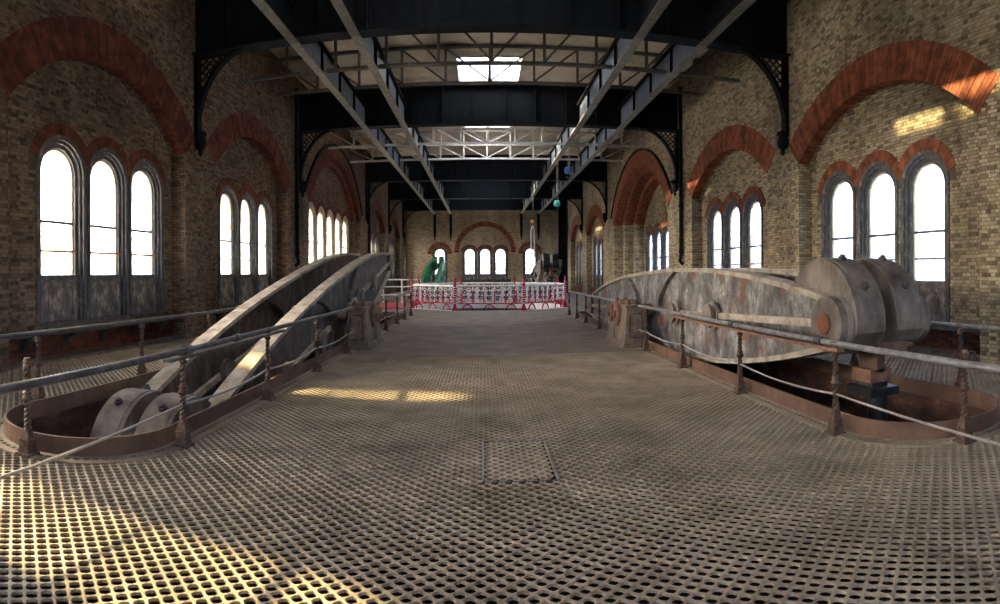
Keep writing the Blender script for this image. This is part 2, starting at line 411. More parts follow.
def raw_build(mb, name, mat, parent):
    me = bpy.data.meshes.new(name); me.from_pydata(mb.v, [], mb.f); me.materials.append(MATS[mat]); me.update()
    return link(name, me, parent)
def side_wall(side, dz, mat, smat, amat):
    name = 'wall_left' if side < 0 else 'wall_right'
    RISE = 1.38 if side < 0 else 1.22
    KW = 1.035 if side < 0 else 1.0         # windows of the sunward wall are a touch taller
    mb = MB()
    X = lambda d: side * d
    big = []
    for c in BAYS:
        R, zc, fn = seg_arch(c, HS, SPR + dz, RISE)
        big.append((c - HS, c + HS, (lambda u: 0.0), fn, 24))
    CHS, CSPR, CR = 5.3, 4.6, 2.6
    Rc, zcc, fc = seg_arch(CENTRE, CHS, CSPR + dz, CR)
    big.append((CENTRE - CHS, CENTRE + CHS, (lambda u: 0.0), fc, 32))
    for e in (3.6, 55.6):
        big.append((e - 0.95, e + 0.95, (lambda u: 0.0), (lambda u, e=e: 4.35 + sqrt(max(0.95 ** 2 - (u - e) ** 2, 0))), 12))
    for q in fill(Y_NEAR, 5.6, 0.0, 8.96, big) + fill(5.6, 14.4, 0.0, 8.96, big) + fill(14.4, Y_FAR, 0.0, 8.96, big) + [((Y_NEAR, 8.96), (Y_FAR, 8.96), (Y_FAR, Z_CEIL), (Y_NEAR, Z_CEIL))]:
        mb.add([(X(WX), u, v) for u, v in q], [(0, 1, 2, 3)])
    mb.add([(X(WX), Y_NEAR, Z_LOW), (X(WX), Y_FAR, Z_LOW), (X(WX), Y_FAR, 0), (X(WX), Y_NEAR, 0)], [(0, 1, 2, 3)])
    # soffits, jambs and recessed faces with the window openings
    deep_c = 9.2
    def recess(c, hs, fn, depth, n, samples, steps=1, k_w=1.0, lift=0.0):
        us = [c + hs * -cos(pi * i / samples) for i in range(samples + 1)]
        for k in range(steps):
            d0 = WX + (depth - WX) * k / steps; d1 = WX + (depth - WX) * (k + 1) / steps
            s = 1 - 0.10 * k
            zz = lambda u: fn(u) - 0.0
            pts = [(c + (u - c) * s, SPRZ(fn, c, hs) + (fn(u) - SPRZ(fn, c, hs)) * s) for u in us]
            pts = [(pts[0][0], 0.0)] + pts + [(pts[-1][0], 0.0)]
            for (a, b) in zip(pts, pts[1:]):
                mb.add([(X(d0), *a), (X(d0), *b), (X(d1), *b), (X(d1), *a)], [(0, 1, 2, 3)])
            if k < steps - 1:
                s2 = 1 - 0.10 * (k + 1)
                p2 = [(c + (u - c) * s2, SPRZ(fn, c, hs) + (fn(u) - SPRZ(fn, c, hs)) * s2) for u in us]
                p2 = [(p2[0][0], 0.0)] + p2 + [(p2[-1][0], 0.0)]
                for a, b, a2, b2 in zip(pts, pts[1:], p2, p2[1:]):
                    mb.add([(X(d1), *a), (X(d1), *b), (X(d1), *b2), (X(d1), *a2)], [(0, 1, 2, 3)])
        ops = []
        zs = SILL + dz * 0.8 + lift
        zsp = zs + (GH - GW / 2) * k_w
        SW = SW0 * k_w
        for y in window_positions(c, n, k_w if n == 5 else 1.0):
            ops.append((y - SW, y + SW, (lambda u: zs - 0.95 * k_w), (lambda u, y=y: zsp + sqrt(max(SW ** 2 - (u - y) ** 2, 0))), 14))
            WINDOWS.append((X(depth), y, -side * pi / 2, zs, side, k_w))
            # reveal outwards
            vv = [y - SW * cos(pi * i / 14) for i in range(15)]
            rp = [(y - SW, zs - 0.95 * k_w)] + [(u, zsp + sqrt(max(SW ** 2 - (u - y) ** 2, 0))) for u in vv] + [(y + SW, zs - 0.95 * k_w)]
            rp.append(rp[0])
            for a, b in zip(rp, rp[1:]):
                mb.add([(X(depth), *a), (X(depth), *b), (X(depth + 0.45), *b), (X(depth + 0.45), *a)], [(0, 1, 2, 3)])
        for q in fill(c - hs, c + hs, 0.0, Z_CEIL - 0.5, ops):
            mb.add([(X(depth), u, v) for u, v in q], [(0, 1, 2, 3)])
    def SPRZ(fn, c, hs): return fn(c - hs)
    for c in BAYS:
        R, zc, fn = seg_arch(c, HS, SPR + dz, RISE)
        recess(c, HS, fn, RX, 3, 24, 1, KW)
    recess(CENTRE, CHS, fc, deep_c if side > 0 else 8.05, 5, 32, 3 if side > 0 else 2, 1.0 if side > 0 else 1.1, 0.0 if side > 0 else 0.35)
    for e in (3.6, 55.6):
        recess(e, 0.95, (lambda u, e=e: 4.35 + sqrt(max(0.95 ** 2 - (u - e) ** 2, 0))), RX, 1, 12)
    ob = mb.build(name, mat); ob.data.materials.append(MATS['mortar'])
    for p in ob.data.polygons:
        q = p.center
        if abs(p.normal.x) > 0.9 and 5.6 < q.y < 14.4 and q.z < 9.0 and min(abs(abs(q.x) - WX), abs(abs(q.x) - RX)) < 0.02: p.material_index = 1
    o = struct(ob, 'tall sooty stock-brick wall with red arches over arched windows on the %s' % ('darker sunward side' if side < 0 else 'sunlit side'))
    # red brick arches of single wedge bricks over the near bays, plain rings over the far ones
    def voussoirs(c, R, zc, a0, a1, n, depth, xa, xb, gap=0.004, nm='arch_brick'):
        for i in range(n):
            t0 = a0 + (a1 - a0) * i / n + gap / R; t1 = a0 + (a1 - a0) * (i + 1) / n - gap / R
            j = random.uniform(-0.006, 0.006)
            m = MB().prism([(c + r * sin(t), zc + r * cos(t)) for r, t in ((R, t0), (R + depth, t0), (R + depth, t1), (R, t1))], 'x', xa, xb + side * -j)
            m.build(nm, amat, o)
    def ring_part(c, R, zc, am, depth, xa, xb):
        ts = [-am + 2 * am * i / 20 for i in range(21)]
        MB().strip([(c + R * sin(t), zc + R * cos(t)) for t in ts], [(c + (R + depth) * sin(t), zc + (R + depth) * cos(t)) for t in ts], 'x', xa, xb).build('arch_ring', amat, o)
    zsp = SILL + dz * 0.8 + (GH - GW / 2) * KW
    SW = SW0 * KW
    for bi, c in enumerate(BAYS):
        R, zc, fn = seg_arch(c, HS, SPR + dz, RISE)
        am = math.asin(HS / R)
        if bi < 2: voussoirs(c, R - 0.012, zc, -am, am, (78, 56)[bi], RING, X(WX + 0.30), X(WX - 0.02))
        else: ring_part(c, R - 0.012, zc, am, RING, X(WX + 0.30), X(WX - 0.02))
        for y in window_positions(c, 3):
            if bi < 2: voussoirs(y, SW, zsp, -pi * 0.40, pi * 0.40, 11, 0.24, X(RX + 0.1), X(RX - 0.03))
            else: ring_part(y, SW, zsp, pi * 0.4, 0.24, X(RX + 0.1), X(RX - 0.025))
    am = math.asin(CHS / Rc)
    steps = 3 if side > 0 else 2
    dc = deep_c if side > 0 else 8.05
    dd = dc - WX
    for k in range(steps):
        f = 1 - 0.10 * k
        spr = CSPR + dz
        cz = spr + (zcc - spr) * f
        x0 = WX + dd * k / steps
        ring_part(CENTRE, Rc * f - 0.012, cz, am, 0.75 if k == 0 else Rc * 0.10, X(x0 + dd / steps - 0.02), X(x0 - 0.03))
    hood = MB()
    ts = [-am + 2 * am * i / 32 for i in range(33)]
    hood.strip([(CENTRE + (Rc + 0.74) * sin(t), zcc + (Rc + 0.74) * cos(t)) for t in ts], [(CENTRE + (Rc + 0.84) * sin(t), zcc + (Rc + 0.84) * cos(t)) for t in ts], 'x', X(WX - 0.09), X(WX + 0.05))
    hood.build('hood_mould', 'girder_black', o)
    kw = 1.0 if side > 0 else 1.1
    zc5 = SILL + dz * 0.8 + (0 if side > 0 else 0.35) + (GH - GW / 2) * kw
    for y in window_positions(CENTRE, 5, kw):
        ring_part(y, SW0 * kw, zc5, pi * 0.4, 0.24, X(dc + 0.1), X(dc - 0.025))
    for c in BAYS:      # red brick dado under the windows
        MB().box(X(RX + 0.02), X(RX - 0.03), c - HS, c + HS, 0.0, 0.56).build('brick_dado', 'base_brick', o)
    # the bricks that can be told apart: those around the nearest bay, laid one by one in recessed mortar
    c = BAYS[0]; R, zc, fn = seg_arch(c, HS, SPR + dz, RISE)
    zs = SILL + dz * 0.8
    wins = window_positions(c, 3)
    laid = []
    BWD, BHT, JT = 0.215, 0.07, 0.007
    def lay(face, y0, y1, z0, z1, inside):
        n = 0
        for r in range(int(z0 / BHT), int(z1 / BHT)):
            za, zb = r * BHT + JT / 2, (r + 1) * BHT - JT / 2
            # alternate rows of stretchers and headers
            w = BWD if r % 2 else BWD / 2
            y = y0 - (0.0 if r % 2 else BWD / 4)
            while y < y1:
                a, b = max(y, y0) + JT / 2, min(y + w, y1) - JT / 2
                y += w
                if b - a < 0.03: continue
                for lo, hi in inside(a, b, (za + zb) / 2):
                    if hi - lo > 0.025: laid.append((face, lo, hi, za, zb))
    def pier(a, b, z):
        rr = math.hypot((a + b) / 2 - c, z - zc)
        if z > SPR + dz - 0.02:
            if rr < R + RING * 0.75 and abs((a + b) / 2 - c) < HS + 0.5 and math.atan2(abs((a + b) / 2 - c), z - zc) < math.asin(HS / R): return []
            if abs((a + b) / 2 - c) < HS and z < fn((a + b) / 2): return []
            return [(a, b)]
        if b <= c - HS or a >= c + HS: return [(a, b)]
        out = []
        if a < c - HS: out.append((a, c - HS - 0.004))
        if b > c + HS: out.append((c + HS + 0.004, b))
        return out
    def back(a, b, z):
        if z < 0.56: return []
        if z > fn(min(max((a + b) / 2, c - HS), c + HS)) - 0.02: return []
        segs = [(max(a, c - HS), min(b, c + HS))]
        for y in wins:
            if z < zs - 0.95 * KW: hw = 0
            elif z < zsp: hw = SW
            else: hw = sqrt(max((SW + 0.2) ** 2 - (z - zsp) ** 2, 0)) if z - zsp < (SW + 0.2) else 0
            if hw <= 0: continue
            nx = []
            for lo, hi in segs:
                if hi <= y - hw or lo >= y + hw: nx.append((lo, hi)); continue
                if lo < y - hw: nx.append((lo, y - hw))
                if hi > y + hw: nx.append((y + hw, hi))
            segs = nx
        return segs
    lay(WX, 5.6, 14.4, 0.0, 9.0, pier)
    lay(RX, c - HS, c + HS, 0.0, 6.2, back)
    eye = Vector((-0.31, 0, 1.65))
    def size_key(b):
        y = (b[1] + b[2]) / 2; z = (b[3] + b[4]) / 2
        vis = (X(b[0]) - eye.x) / y
        lim = 1.03 if side < 0 else 1.16
        p = Vector((X(b[0]), y, z)) - eye
        rho = math.hypot(p.x, p.y)
        seen = abs(vis) < lim and p.z / rho < 0.45 and p.z > -0.8
        return -(b[2] - b[1]) * abs(p.x) / rho / rho if seen else 1.0
    laid.sort(key=size_key)
    def brick_into(m, b):
        d = random.uniform(0.007, 0.014)
        x1, x0 = X(b[0] - d), X(b[0])
        vs = [(x0, b[1], b[3]), (x0, b[2], b[3]), (x0, b[2], b[4]), (x0, b[1], b[4])]
        e = 0.003
        vs += [(x1, b[1] + e, b[3] + e), (x1, b[2] - e, b[3] + e), (x1, b[2] - e, b[4] - e), (x1, b[1] + e, b[4] - e)]
        fs = [(4, 5, 6, 7), (0, 1, 5, 4), (1, 2, 6, 5), (2, 3, 7, 6), (3, 0, 4, 7)]
        if side > 0: fs = [f[::-1] for f in fs]
        m.add(vs, fs)
    for b in laid[:300]:
        m = MB(); brick_into(m, b); raw_build(m, 'brick', smat, o)
    m = MB()
    for b in laid[300:]: brick_into(m, b)
    bk = raw_build(m, 'brick_facing', smat, o); bk['kind'] = 'stuff'
    print('bricks', len(laid))
    return o
LW = side_wall(-1, 0.13, 'sooty_shaded_brick', 'sooty_shaded_single', 'shaded_arch')
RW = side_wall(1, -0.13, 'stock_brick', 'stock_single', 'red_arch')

def end_wall(name, Y, out, mat):
    mb = MB()
    R = 2.55; spr = 3.64
    ops = [(-R, R, (lambda u: 0.0), (lambda u: spr + sqrt(max(R * R - u * u, 0))), 24)]
    for e in (-4.4, 4.4):
        ops.append((e - SW, e + SW, (lambda u: SILL - 0.95), (lambda u, e=e: SILL + GH - GW / 2 + sqrt(max(SW ** 2 - (u - e) ** 2, 0))), 14))
        WINDOWS.append((e, Y, 0.0 if out > 0 else pi, SILL, 0, 1.0))
    for q in fill(-WX, WX, Z_LOW, Z_CEIL, ops):
        mb.add([(u, Y, v) for u, v in q], [(0, 1, 2, 3)])
    D = 0.35 * out
    pts = [(-R, 0.0)] + [(-R * cos(pi * i / 24), spr + R * sin(pi * i / 24)) for i in range(25)] + [(R, 0.0)]
    for a, b in zip(pts, pts[1:]):
        mb.add([(a[0], Y, a[1]), (b[0], Y, b[1]), (b[0], Y + D, b[1]), (a[0], Y + D, a[1])], [(0, 1, 2, 3)])
    zsp = SILL + GH - GW / 2
    ops = []
    wp = [-1.5, 0.0, 1.5]
    for e in wp:
        ops.append((e - SW, e + SW, (lambda u: SILL - 0.95), (lambda u, e=e: zsp + sqrt(max(SW ** 2 - (u - e) ** 2, 0))), 14))
        WINDOWS.append((e, Y + D, 0.0 if out > 0 else pi, SILL, 0, 1.0))
    for q in fill(-R, R, 0.0, 6.4, ops):
        mb.add([(u, Y + D, v) for u, v in q], [(0, 1, 2, 3)])
    for e, y0 in [(w, Y + D) for w in wp] + [(-4.4, Y), (4.4, Y)]:
        rp = [(e - SW, SILL - 0.95)] + [(e - SW * cos(pi * i / 14), zsp + SW * sin(pi * i / 14)) for i in range(15)] + [(e + SW, SILL - 0.95)]
        rp.append(rp[0])
        for a, b in zip(rp, rp[1:]):
            mb.add([(a[0], y0, a[1]), (b[0], y0, b[1]), (b[0], y0 + 0.45 * out, b[1]), (a[0], y0 + 0.45 * out, a[1])], [(0, 1, 2, 3)])
    o = struct(mb.build(name, mat), 'brick end wall with a large round red arch between two smaller ones')
    def ring(c, r, z, d, n, y0, span=pi):
        for i in range(n):
            t0 = -span / 2 + span * i / n + 0.002; t1 = -span / 2 + span * (i + 1) / n - 0.002
            MB().prism([(c + q * sin(t), z + q * cos(t)) for q, t in ((r, t0), (r + d, t0), (r + d, t1), (r, t1))], 'y', y0 + 0.2 * out, y0 - 0.02 * out).build('arch_brick', 'red_arch', o)
    ring(0, R - 0.01, spr, 0.45, 30, Y)
    for e in (-4.4, 4.4): ring(e, SW, zsp, 0.46, 14, Y)
    for e in wp: ring(e, SW, zsp, 0.2, 7, Y + D, pi * 0.8)
    return o
FW = end_wall('wall_far', Y_FAR, 1, 'pale_brick')
NW = end_wall('wall_near', Y_NEAR, -1, 'stock_brick')

# ------------------------------------------------------------------ windows (one set of meshes shared by all)
def arch_pts(hw, zs, zb, n=16):
    return [(-hw, zb)] + [(-hw * cos(pi * i / n), zs + hw * sin(pi * i / n)) for i in range(n + 1)] + [(hw, zb)]
def window_meshes(frame_mat, sash_mat):
    zs = GH - GW / 2; D = {}
    m = MB()
    m.strip(arch_pts(SW - 0.10, zs, -0.93), arch_pts(SW - 0.005, zs, -0.93), 'y', -0.035, 0.10)
    m.strip(arch_pts(SW - 0.16, zs, -0.93), arch_pts(SW - 0.10, zs, -0.93), 'y', 0.02, 0.14)
    m.box(-SW + 0.005, SW - 0.005, -0.03, 0.14, -0.95, -0.90)
    D['surround'] = m.build('surround', frame_mat)
    m = MB()
    m.strip(arch_pts(GW / 2, zs, -0.02), arch_pts(SW - 0.16, zs, -0.02), 'y', 0.08, 0.22)
    m.box(-SW + 0.16, SW - 0.16, 0.06, 0.20, -0.10, 0.0)
    D['sash'] = m.build('sash', frame_mat)
    m = MB(); m.strip(arch_pts(GW / 2 - 0.035, zs, 0.0), arch_pts(GW / 2, zs, 0.0), 'y', 0.13, 0.24)
    D['inner_bead'] = m.build('inner_bead', sash_mat)
    m = MB(); m.box(-GW / 2, GW / 2, 0.13, 0.20, 0.995, 1.045)
    D['meeting_rail'] = m.build('meeting_rail', frame_mat)
    m = MB(); m.box(-GW / 2, GW / 2, 0.14, 0.20, 0.44, 0.475)
    D['glazing_bar'] = m.build('glazing_bar', frame_mat)
    m = MB(); m.box(-GW / 2 - 0.06, GW / 2 + 0.06, 0.06, 0.10, 0.43, 0.475)
    D['tie_strip'] = m.build('tie_strip', 'orange_strip')
    panes = []
    for z0, z1 in ((0.0, 0.44), (0.475, 0.995)):
        m = MB(); m.box(-GW / 2 + 0.03, GW / 2 - 0.03, 0.165, 0.17, z0, z1); panes.append(m.build('pane', 'hazy_glass'))
    m = MB(); m.prism([(-GW / 2 + 0.03, 1.045)] + arch_pts(GW / 2 - 0.03, zs, 1.045)[1:-1] + [(GW / 2 - 0.03, 1.045)], 'y', 0.165, 0.17)
    panes.append(m.build('pane', 'hazy_glass'))
    D['panes'] = panes
    m = MB(); m.box(-SW + 0.16, SW - 0.16, 0.10, 0.16, -0.90, -0.10)
    ap = m.build('apron_panel', 'apron_wood')
    m = MB()
    for a, b, c, d in ((-0.55, 0.55, -0.22, -0.13), (-0.55, 0.55, -0.88, -0.79), (-0.55, -0.42, -0.79, -0.22), (0.42, 0.55, -0.79, -0.22)):
        m.box(a, b, 0.07, 0.10, c, d)
    m2 = m.build('panel_frame', 'apron_wood', ap)
    m = MB(); m.box(-0.30, 0.30, 0.08, 0.10, -0.68, -0.33); m.build('raised_field', 'apron_wood', ap)
    D['apron_panel'] = ap
    return D
WM = window_meshes('frame_paint', 'sunlit_cream')
protos = [WM[k] for k in WM if k != 'panes'] + WM['panes']
sunlit_data = {}  # frames recoloured cream to paint in their sunlit glow
for k in ('surround', 'sash'):
    d = WM[k].data.copy(); d.materials.clear(); d.materials.append(MATS['sunlit_cream']); sunlit_data[WM[k].name] = d
WINDOWS.sort(key=lambda w: (w[4], w[1], w[0]))
for k, (x, y, rz, sill, side, wk) in enumerate(WINDOWS):
    root = empty('window_%d' % (k + 1), (x, y, sill), rz)
    shallow = wk > 1.05
    root.scale = (wk, wk * (0.4 if shallow else 1.0), wk)      # local +y is outwards
    struct(root, 'tall round-headed window in a dark moulded frame with a panelled apron below')
    for p in protos:
        if p.name.startswith('tie_strip') and not (abs(y - BAYS[0]) < 3 and side < 0 or abs(y - (BAYS[1] - PITCH)) < 0.3 and side > 0): continue
        c = copy_tree(p, root)
        if shallow and p.name.split('.')[0] in ('surround', 'sash'): c.data = sunlit_data[p.name]
for p in protos:
    for ch in list(p.children): bpy.data.objects.remove(ch)
    bpy.data.objects.remove(p)

# portals: the window openings guide the sky light
def portal(loc, rot, w, h):
    l = bpy.data.lights.new('daylight_portal', 'AREA'); l.shape = 'RECTANGLE'; l.size = w; l.size_y = h
    l.cycles.is_portal = True
    o = bpy.data.objects.new('daylight_portal', l); col.objects.link(o); o.location = loc; o.rotation_euler = rot
for sgn in (-1, 1):
    for c in BAYS:
        portal((sgn * (RX + 0.5), c, SILL + 1.2), (radians(90), 0, radians(-90 * sgn) + pi), PITCH * 3, 2.7)
    portal((sgn * 9.75, CENTRE, SILL + 1.2), (radians(90), 0, radians(-90 * sgn) + pi), PITCH * 5, 2.7)
for Y, r in ((Y_FAR + 0.9, pi), (Y_NEAR - 0.9, 0)):
    portal((0, Y, SILL + 1.2), (radians(90), 0, r + pi), 11, 2.7)

# ------------------------------------------------------------------ ceiling with skylights
SKY = [(7.6, 11.0, -1.4, 0.6), (21.6, 25.2, -1.2, 1.2), (27.5, 32.0, -1.2, 1.2), (41.0, 44.0, -1.2, 1.2), (49.0, 51.5, -1.2, 1.2)]
ops = [(a, b, (lambda u, x0=x0: x0), (lambda u, x1=x1: x1), 1) for a, b, x0, x1 in SKY]
mb = MB()
for q in fill(Y_NEAR - 0.5, Y_FAR + 0.5, -9.5, 9.5, ops):
    mb.add([(v, u, Z_CEIL) for u, v in q], [(0, 1, 2, 3)])
ceil = struct(mb.build('ceiling', 'ceiling_board'), 'stained cream boarded ceiling with a row of skylights')
for k, (a, b, xa, xb) in enumerate(SKY):
    m = MB(); xm = (xa + xb) / 2
    for x0, x1, y0, y1 in ((xa - 0.05, xa, a, b), (xb, xb + 0.05, a, b), (xa - 0.05, xb + 0.05, a - 0.05, a), (xa - 0.05, xb + 0.05, b, b + 0.05), (xm - 0.04, xm + 0.04, a, b)):
        m.box(x0, x1, y0, y1, Z_CEIL - 0.06, Z_CEIL + 0.25)
    w = struct(m.build('window_%d' % (len(WINDOWS) + k + 1), 'truss_paint'), 'flat skylight in the cream ceiling between trusses')
    for x0, x1 in ((xa, xm - 0.04), (xm + 0.04, xb)):
        MB().box(x0, x1, a, b, Z_CEIL + 0.15, Z_CEIL + 0.156).build('pane', 'hazy_glass', w)
    portal((xm, (a + b) / 2, Z_CEIL + 0.3), (0, 0, 0), xb - xa, b - a)

# ------------------------------------------------------------------ floor
BX = 4.23
KX, KR, WY0, WY1 = 4.17, 0.93, 4.07, 22.6         # well: centre line, radius, ends
def well_w(y):                                     # half width of the stadium-shaped well
    if y < WY0 + KR: t = WY0 + KR - y
    elif y > WY1 - KR: t = y - (WY1 - KR)
    else: return KR
    return sqrt(max(KR * KR - t * t, 0))
def in_well(x, y, grow=0.0, yo=0.0):
    x = abs(x) - KX; yc = min(max(y, WY0 + KR), WY1 - KR)
    return math.hypot(x, y - yc) < KR + grow
WELLS_FAR = 2 * 29.8
A = 0.108
HX0, HX1, HY0, HY1 = -0.31, 0.29, 4.68, 5.80       # hatch
Y_GEO = 12.0
floor = MB()
def stad(side, off=0.0, y0=WY0, y1=WY1):
    return [(y0, y1, (lambda u: side * KX - wfun(u, y0, y1)), (lambda u: side * KX + wfun(u, y0, y1)), 40)]
def wfun(u, y0, y1):
    if u < y0 + KR: t = y0 + KR - u
    elif u > y1 - KR: t = u - (y1 - KR)
    else: return KR
    return sqrt(max(KR * KR - t * t, 0))
FY0, FY1 = WELLS_FAR - WY1, WELLS_FAR - WY0
OA, OC = 3.62, 29.4                                # octagon apothem and centre
def octw(u):
    d = abs(u - OC); s = OA * math.tan(pi / 8)
    return OA if d < s else OA - (d - s)
ops = stad(-1) + stad(1) + stad(-1, 0, FY0, FY1) + stad(1, 0, FY0, FY1) + [(OC - OA, OC + OA, (lambda u: -octw(u)), octw, 16)]
for q in fill(Y_GEO, Y_FAR, -9.3, 9.3, ops):
    floor.add([(v, u, 0.0) for u, v in q], [(0, 1, 2, 3)])
for x0, x1, y0, y1 in ((-8.2, 8.2, Y_NEAR, 1.2),):
    floor.add([(x0, y0, 0), (x1, y0, 0), (x1, y1, 0), (x0, y1, 0)], [(0, 1, 2, 3)])
FL = struct(floor.build('floor', 'far_grating'), 'cast-iron grating floor running the length of the hall')

HR, PD = 0.0345, 0.018                             # hole radius, plate depth
s2 = A / 2
def cell(mb, x, y, z=0.0, hr=HR):
    out = [(x, y - s2), (x + s2 / 2, y - s2 / 2), (x + s2, y), (x + s2 / 2, y + s2 / 2), (x, y + s2), (x - s2 / 2, y + s2 / 2), (x - s2, y), (x - s2 / 2, y - s2 / 2)]
    inn = [(x + hr * (1.08 if k % 2 == 0 else 0.98) * cos(-pi / 2 + k * pi / 4), y + hr * (1.08 if k % 2 == 0 else 0.98) * sin(-pi / 2 + k * pi / 4)) for k in range(8)]
    o = len(mb.v)
    mb.v += [(p[0], p[1], z) for p in out] + [(p[0], p[1], z - 0.0018) for p in inn] + [(p[0], p[1], z - PD) for p in inn]
    for k in range(8):
        j = (k + 1) % 8
        mb.f.append([o + k, o + j, o + 8 + j, o + 8 + k]); mb.sm.append(False)
        mb.f.append([o + 8 + k, o + 8 + j, o + 16 + j, o + 16 + k]); mb.sm.append(False)
N_P = 20; PS = N_P * A
def lattice(x0, y0, nx, ny):
    for j in range(ny):
        for i in range(nx):
            yield x0 + (i + 0.5) * A, y0 + (j + 0.5) * A
            yield x0 + (i + 1.0) * A, y0 + (j + 1.0) * A
def raw_build(mb, name, mat, parent):
    me = bpy.data.meshes.new(name); me.from_pydata(mb.v, [], mb.f); me.materials.append(MATS[mat]); me.update()
    return link(name, me, parent)
share = MB()
for x, y in lattice(0, 0, N_P, N_P): cell(share, x, y)
share_me = None
for py in range(5):
    for px in range(8):
        x0 = -4 * PS + px * PS; y0 = Y_GEO - (py + 1) * PS
        xm = max(abs(x0), abs(x0 + PS)); xn = 0 if x0 < 0 < x0 + PS else min(abs(x0), abs(x0 + PS))
        if xn > (y0 + PS) * 1.2 + 0.35: continue
        corners = [(x0 + PS * i / 8, y0 + PS * j / 8) for i in range(9) for j in range(9)]
        clear = xm < 7.9 and not any(in_well(x, y, 0.35) for x, y in corners) and not (x0 - 0.1 < HX1 and x0 + PS + 0.1 > HX0 and y0 - 0.1 < HY1 and y0 + PS + 0.1 > HY0)
        if clear:
            if share_me is None:
                o = raw_build(share, 'floor_plate', 'grate_iron', FL); share_me = o.data
            else: o = link('floor_plate', share_me, FL)
            o.location = (x0, y0, 0)
        else:
            mb = MB()
            for x, y in lattice(x0, y0, N_P, N_P):
                if in_well(x, y, 0.13) or abs(x) > 8.05: continue
                if HX0 < x < HX1 and HY0 < y < HY1: continue
                cell(mb, x, y)
            if mb.v: raw_build(mb, 'floor_plate', 'grate_iron', FL)
# hatch with its own finer lattice and a frame
mb = MB()
x = HX0 + 0.055
for i in range(int((HX1 - HX0) / A)):
    for j in range(int((HY1 - HY0) / A)):
        for ox, oy in ((0.5, 0.5), (1.0, 1.0)):
            cx_, cy_ = HX0 + (i + ox) * A, HY0 + (j + oy) * A
            if cx_ < HX1 - 0.03 and cy_ < HY1 - 0.03: cell(mb, cx_, cy_, 0.003, 0.027)
ht = raw_build(mb, 'hatch_plate', 'grate_iron', FL)
m = MB(); t = 0.009
m.box(HX0 - t, HX0 + t, HY0, HY1, -0.03, 0.006); m.box(HX0 - t, HX1 + t, HY1 - t, HY1 + t, -0.03, 0.004)
m.box(HX0 - t, HX1 + t, HY0 - t * 0.6, HY0 + t * 0.6, -0.03, 0.003)
m.build('frame', 'tube_dark', ht)
m = MB(); m.box(HX1 - t * 0.7, HX1 + t * 0.7, HY0, HY1, -0.03, 0.008); m.build('edge_bar', 'dusty_flange', ht)
m = MB()
for x0, x1, y0, y1 in ():
    m.box(x0, x1, y0, y1, -0.03, -0.004)


low = MB(); low.box(-9.6, 9.6, Y_NEAR - 1, Y_FAR + 1, Z_LOW - 0.2, Z_LOW)
struct(low.build('floor_lower', 'void_dark'), 'dark floor of the engine room far below the grating')
gr = MB(); gr.box(-400, 400, -400, 400, -6.5, -6.3)
struct(gr.build('ground', 'outdoor_ground'), 'pale open ground outside the windows')

# unseen canopy added outside the left wall to block light: shades all but the first windows from the low sun
cn = MB(); cn.box(-13.6, -8.2, 9.35, 57, 4.55, 4.7)
for y in (10, 18, 26, 34, 42, 50): cn.box(-13.5, -13.35, y - 0.08, y + 0.08, -6.3, 4.55)
struct(cn.build('added_shade_roof', 'slate'), 'unseen canopy on posts, added outside the wall to block the sun')

# ------------------------------------------------------------------ well kerbs
def stadium(off, side, n=20, y0=WY0, y1=WY1):
    r = KR + off; c = side * KX
    pts = [(c + r * cos(pi + pi * i / n), y0 + KR + r * sin(pi + pi * i / n)) for i in range(n + 1)]
    pts += [(c + r * cos(pi * i / n), y1 - KR + r * sin(pi * i / n)) for i in range(n + 1)]
    return pts
def kerb(side, y0, y1, label):
    root = empty('well_kerb', (side * KX, (y0 + y1) / 2, 0))
    off = Matrix.Translation((-side * KX, -(y0 + y1) / 2, 0))
    m = MB(); a = stadium(-0.015, side, 24, y0, y1); b = stadium(0.015, side, 24, y0, y1)
    m.strip(a, b, 'z', -0.03, 0.17, True); m.xform(off).build('rim', 'kerb_iron', root)
    m = MB(); m.strip(stadium(0.0, side, 24, y0, y1), stadium(0.02, side, 24, y0, y1), 'z', -1.1, -0.03, True)
    m.xform(off).build('lining', 'pit_lining', root)
    m = MB(); m.strip(stadium(0.015, side, 24, y0, y1), stadium(0.075, side, 24, y0, y1), 'z', -0.03, 0.007, True)
    m.strip(stadium(0.125, side, 24, y0, y1), stadium(0.21, side, 24, y0, y1), 'z', -0.03, 0.006, True)
    ia, ib = stadium(0.07, side, 60, y0, y1), stadium(0.13, side, 60, y0, y1)
    # short rungs between, leaving slots
    def along(pa, pb, step):
        res = []; n = len(pa); acc = 0.0
        for i in range(n):
            j = (i + 1) % n
            L = math.dist(pa[i], pa[j]); k = 0
            pos = acc
            while pos < L:
                t = pos / L if L else 0
                res.append((tuple(pa[i][q] + (pa[j][q] - pa[i][q]) * t for q in (0, 1)), tuple(pb[i][q] + (pb[j][q] - pb[i][q]) * t for q in (0, 1))))
                pos += step
            acc = pos - L
        return res
    for p, q in along(ia, ib, 0.085):
        m.bar((*p, -0.012), (*q, -0.012), 0.035, 0.036)
    m.xform(off).build('border_plate', 'grate_iron', root)
    tag(root, label, 'kerb', 'kerbs around the beam wells')
kerb(-1, WY0, WY1, 'brown iron kerb around the pit of the tilted rusty beam')
kerb(1, WY0, WY1, 'brown iron kerb around the pit of the level rusty beam')
kerb(-1, FY0, FY1, 'brown iron kerb around the pit of the green beam')
kerb(1, FY0, FY1, 'brown iron kerb around the pit of the far rusty beam')

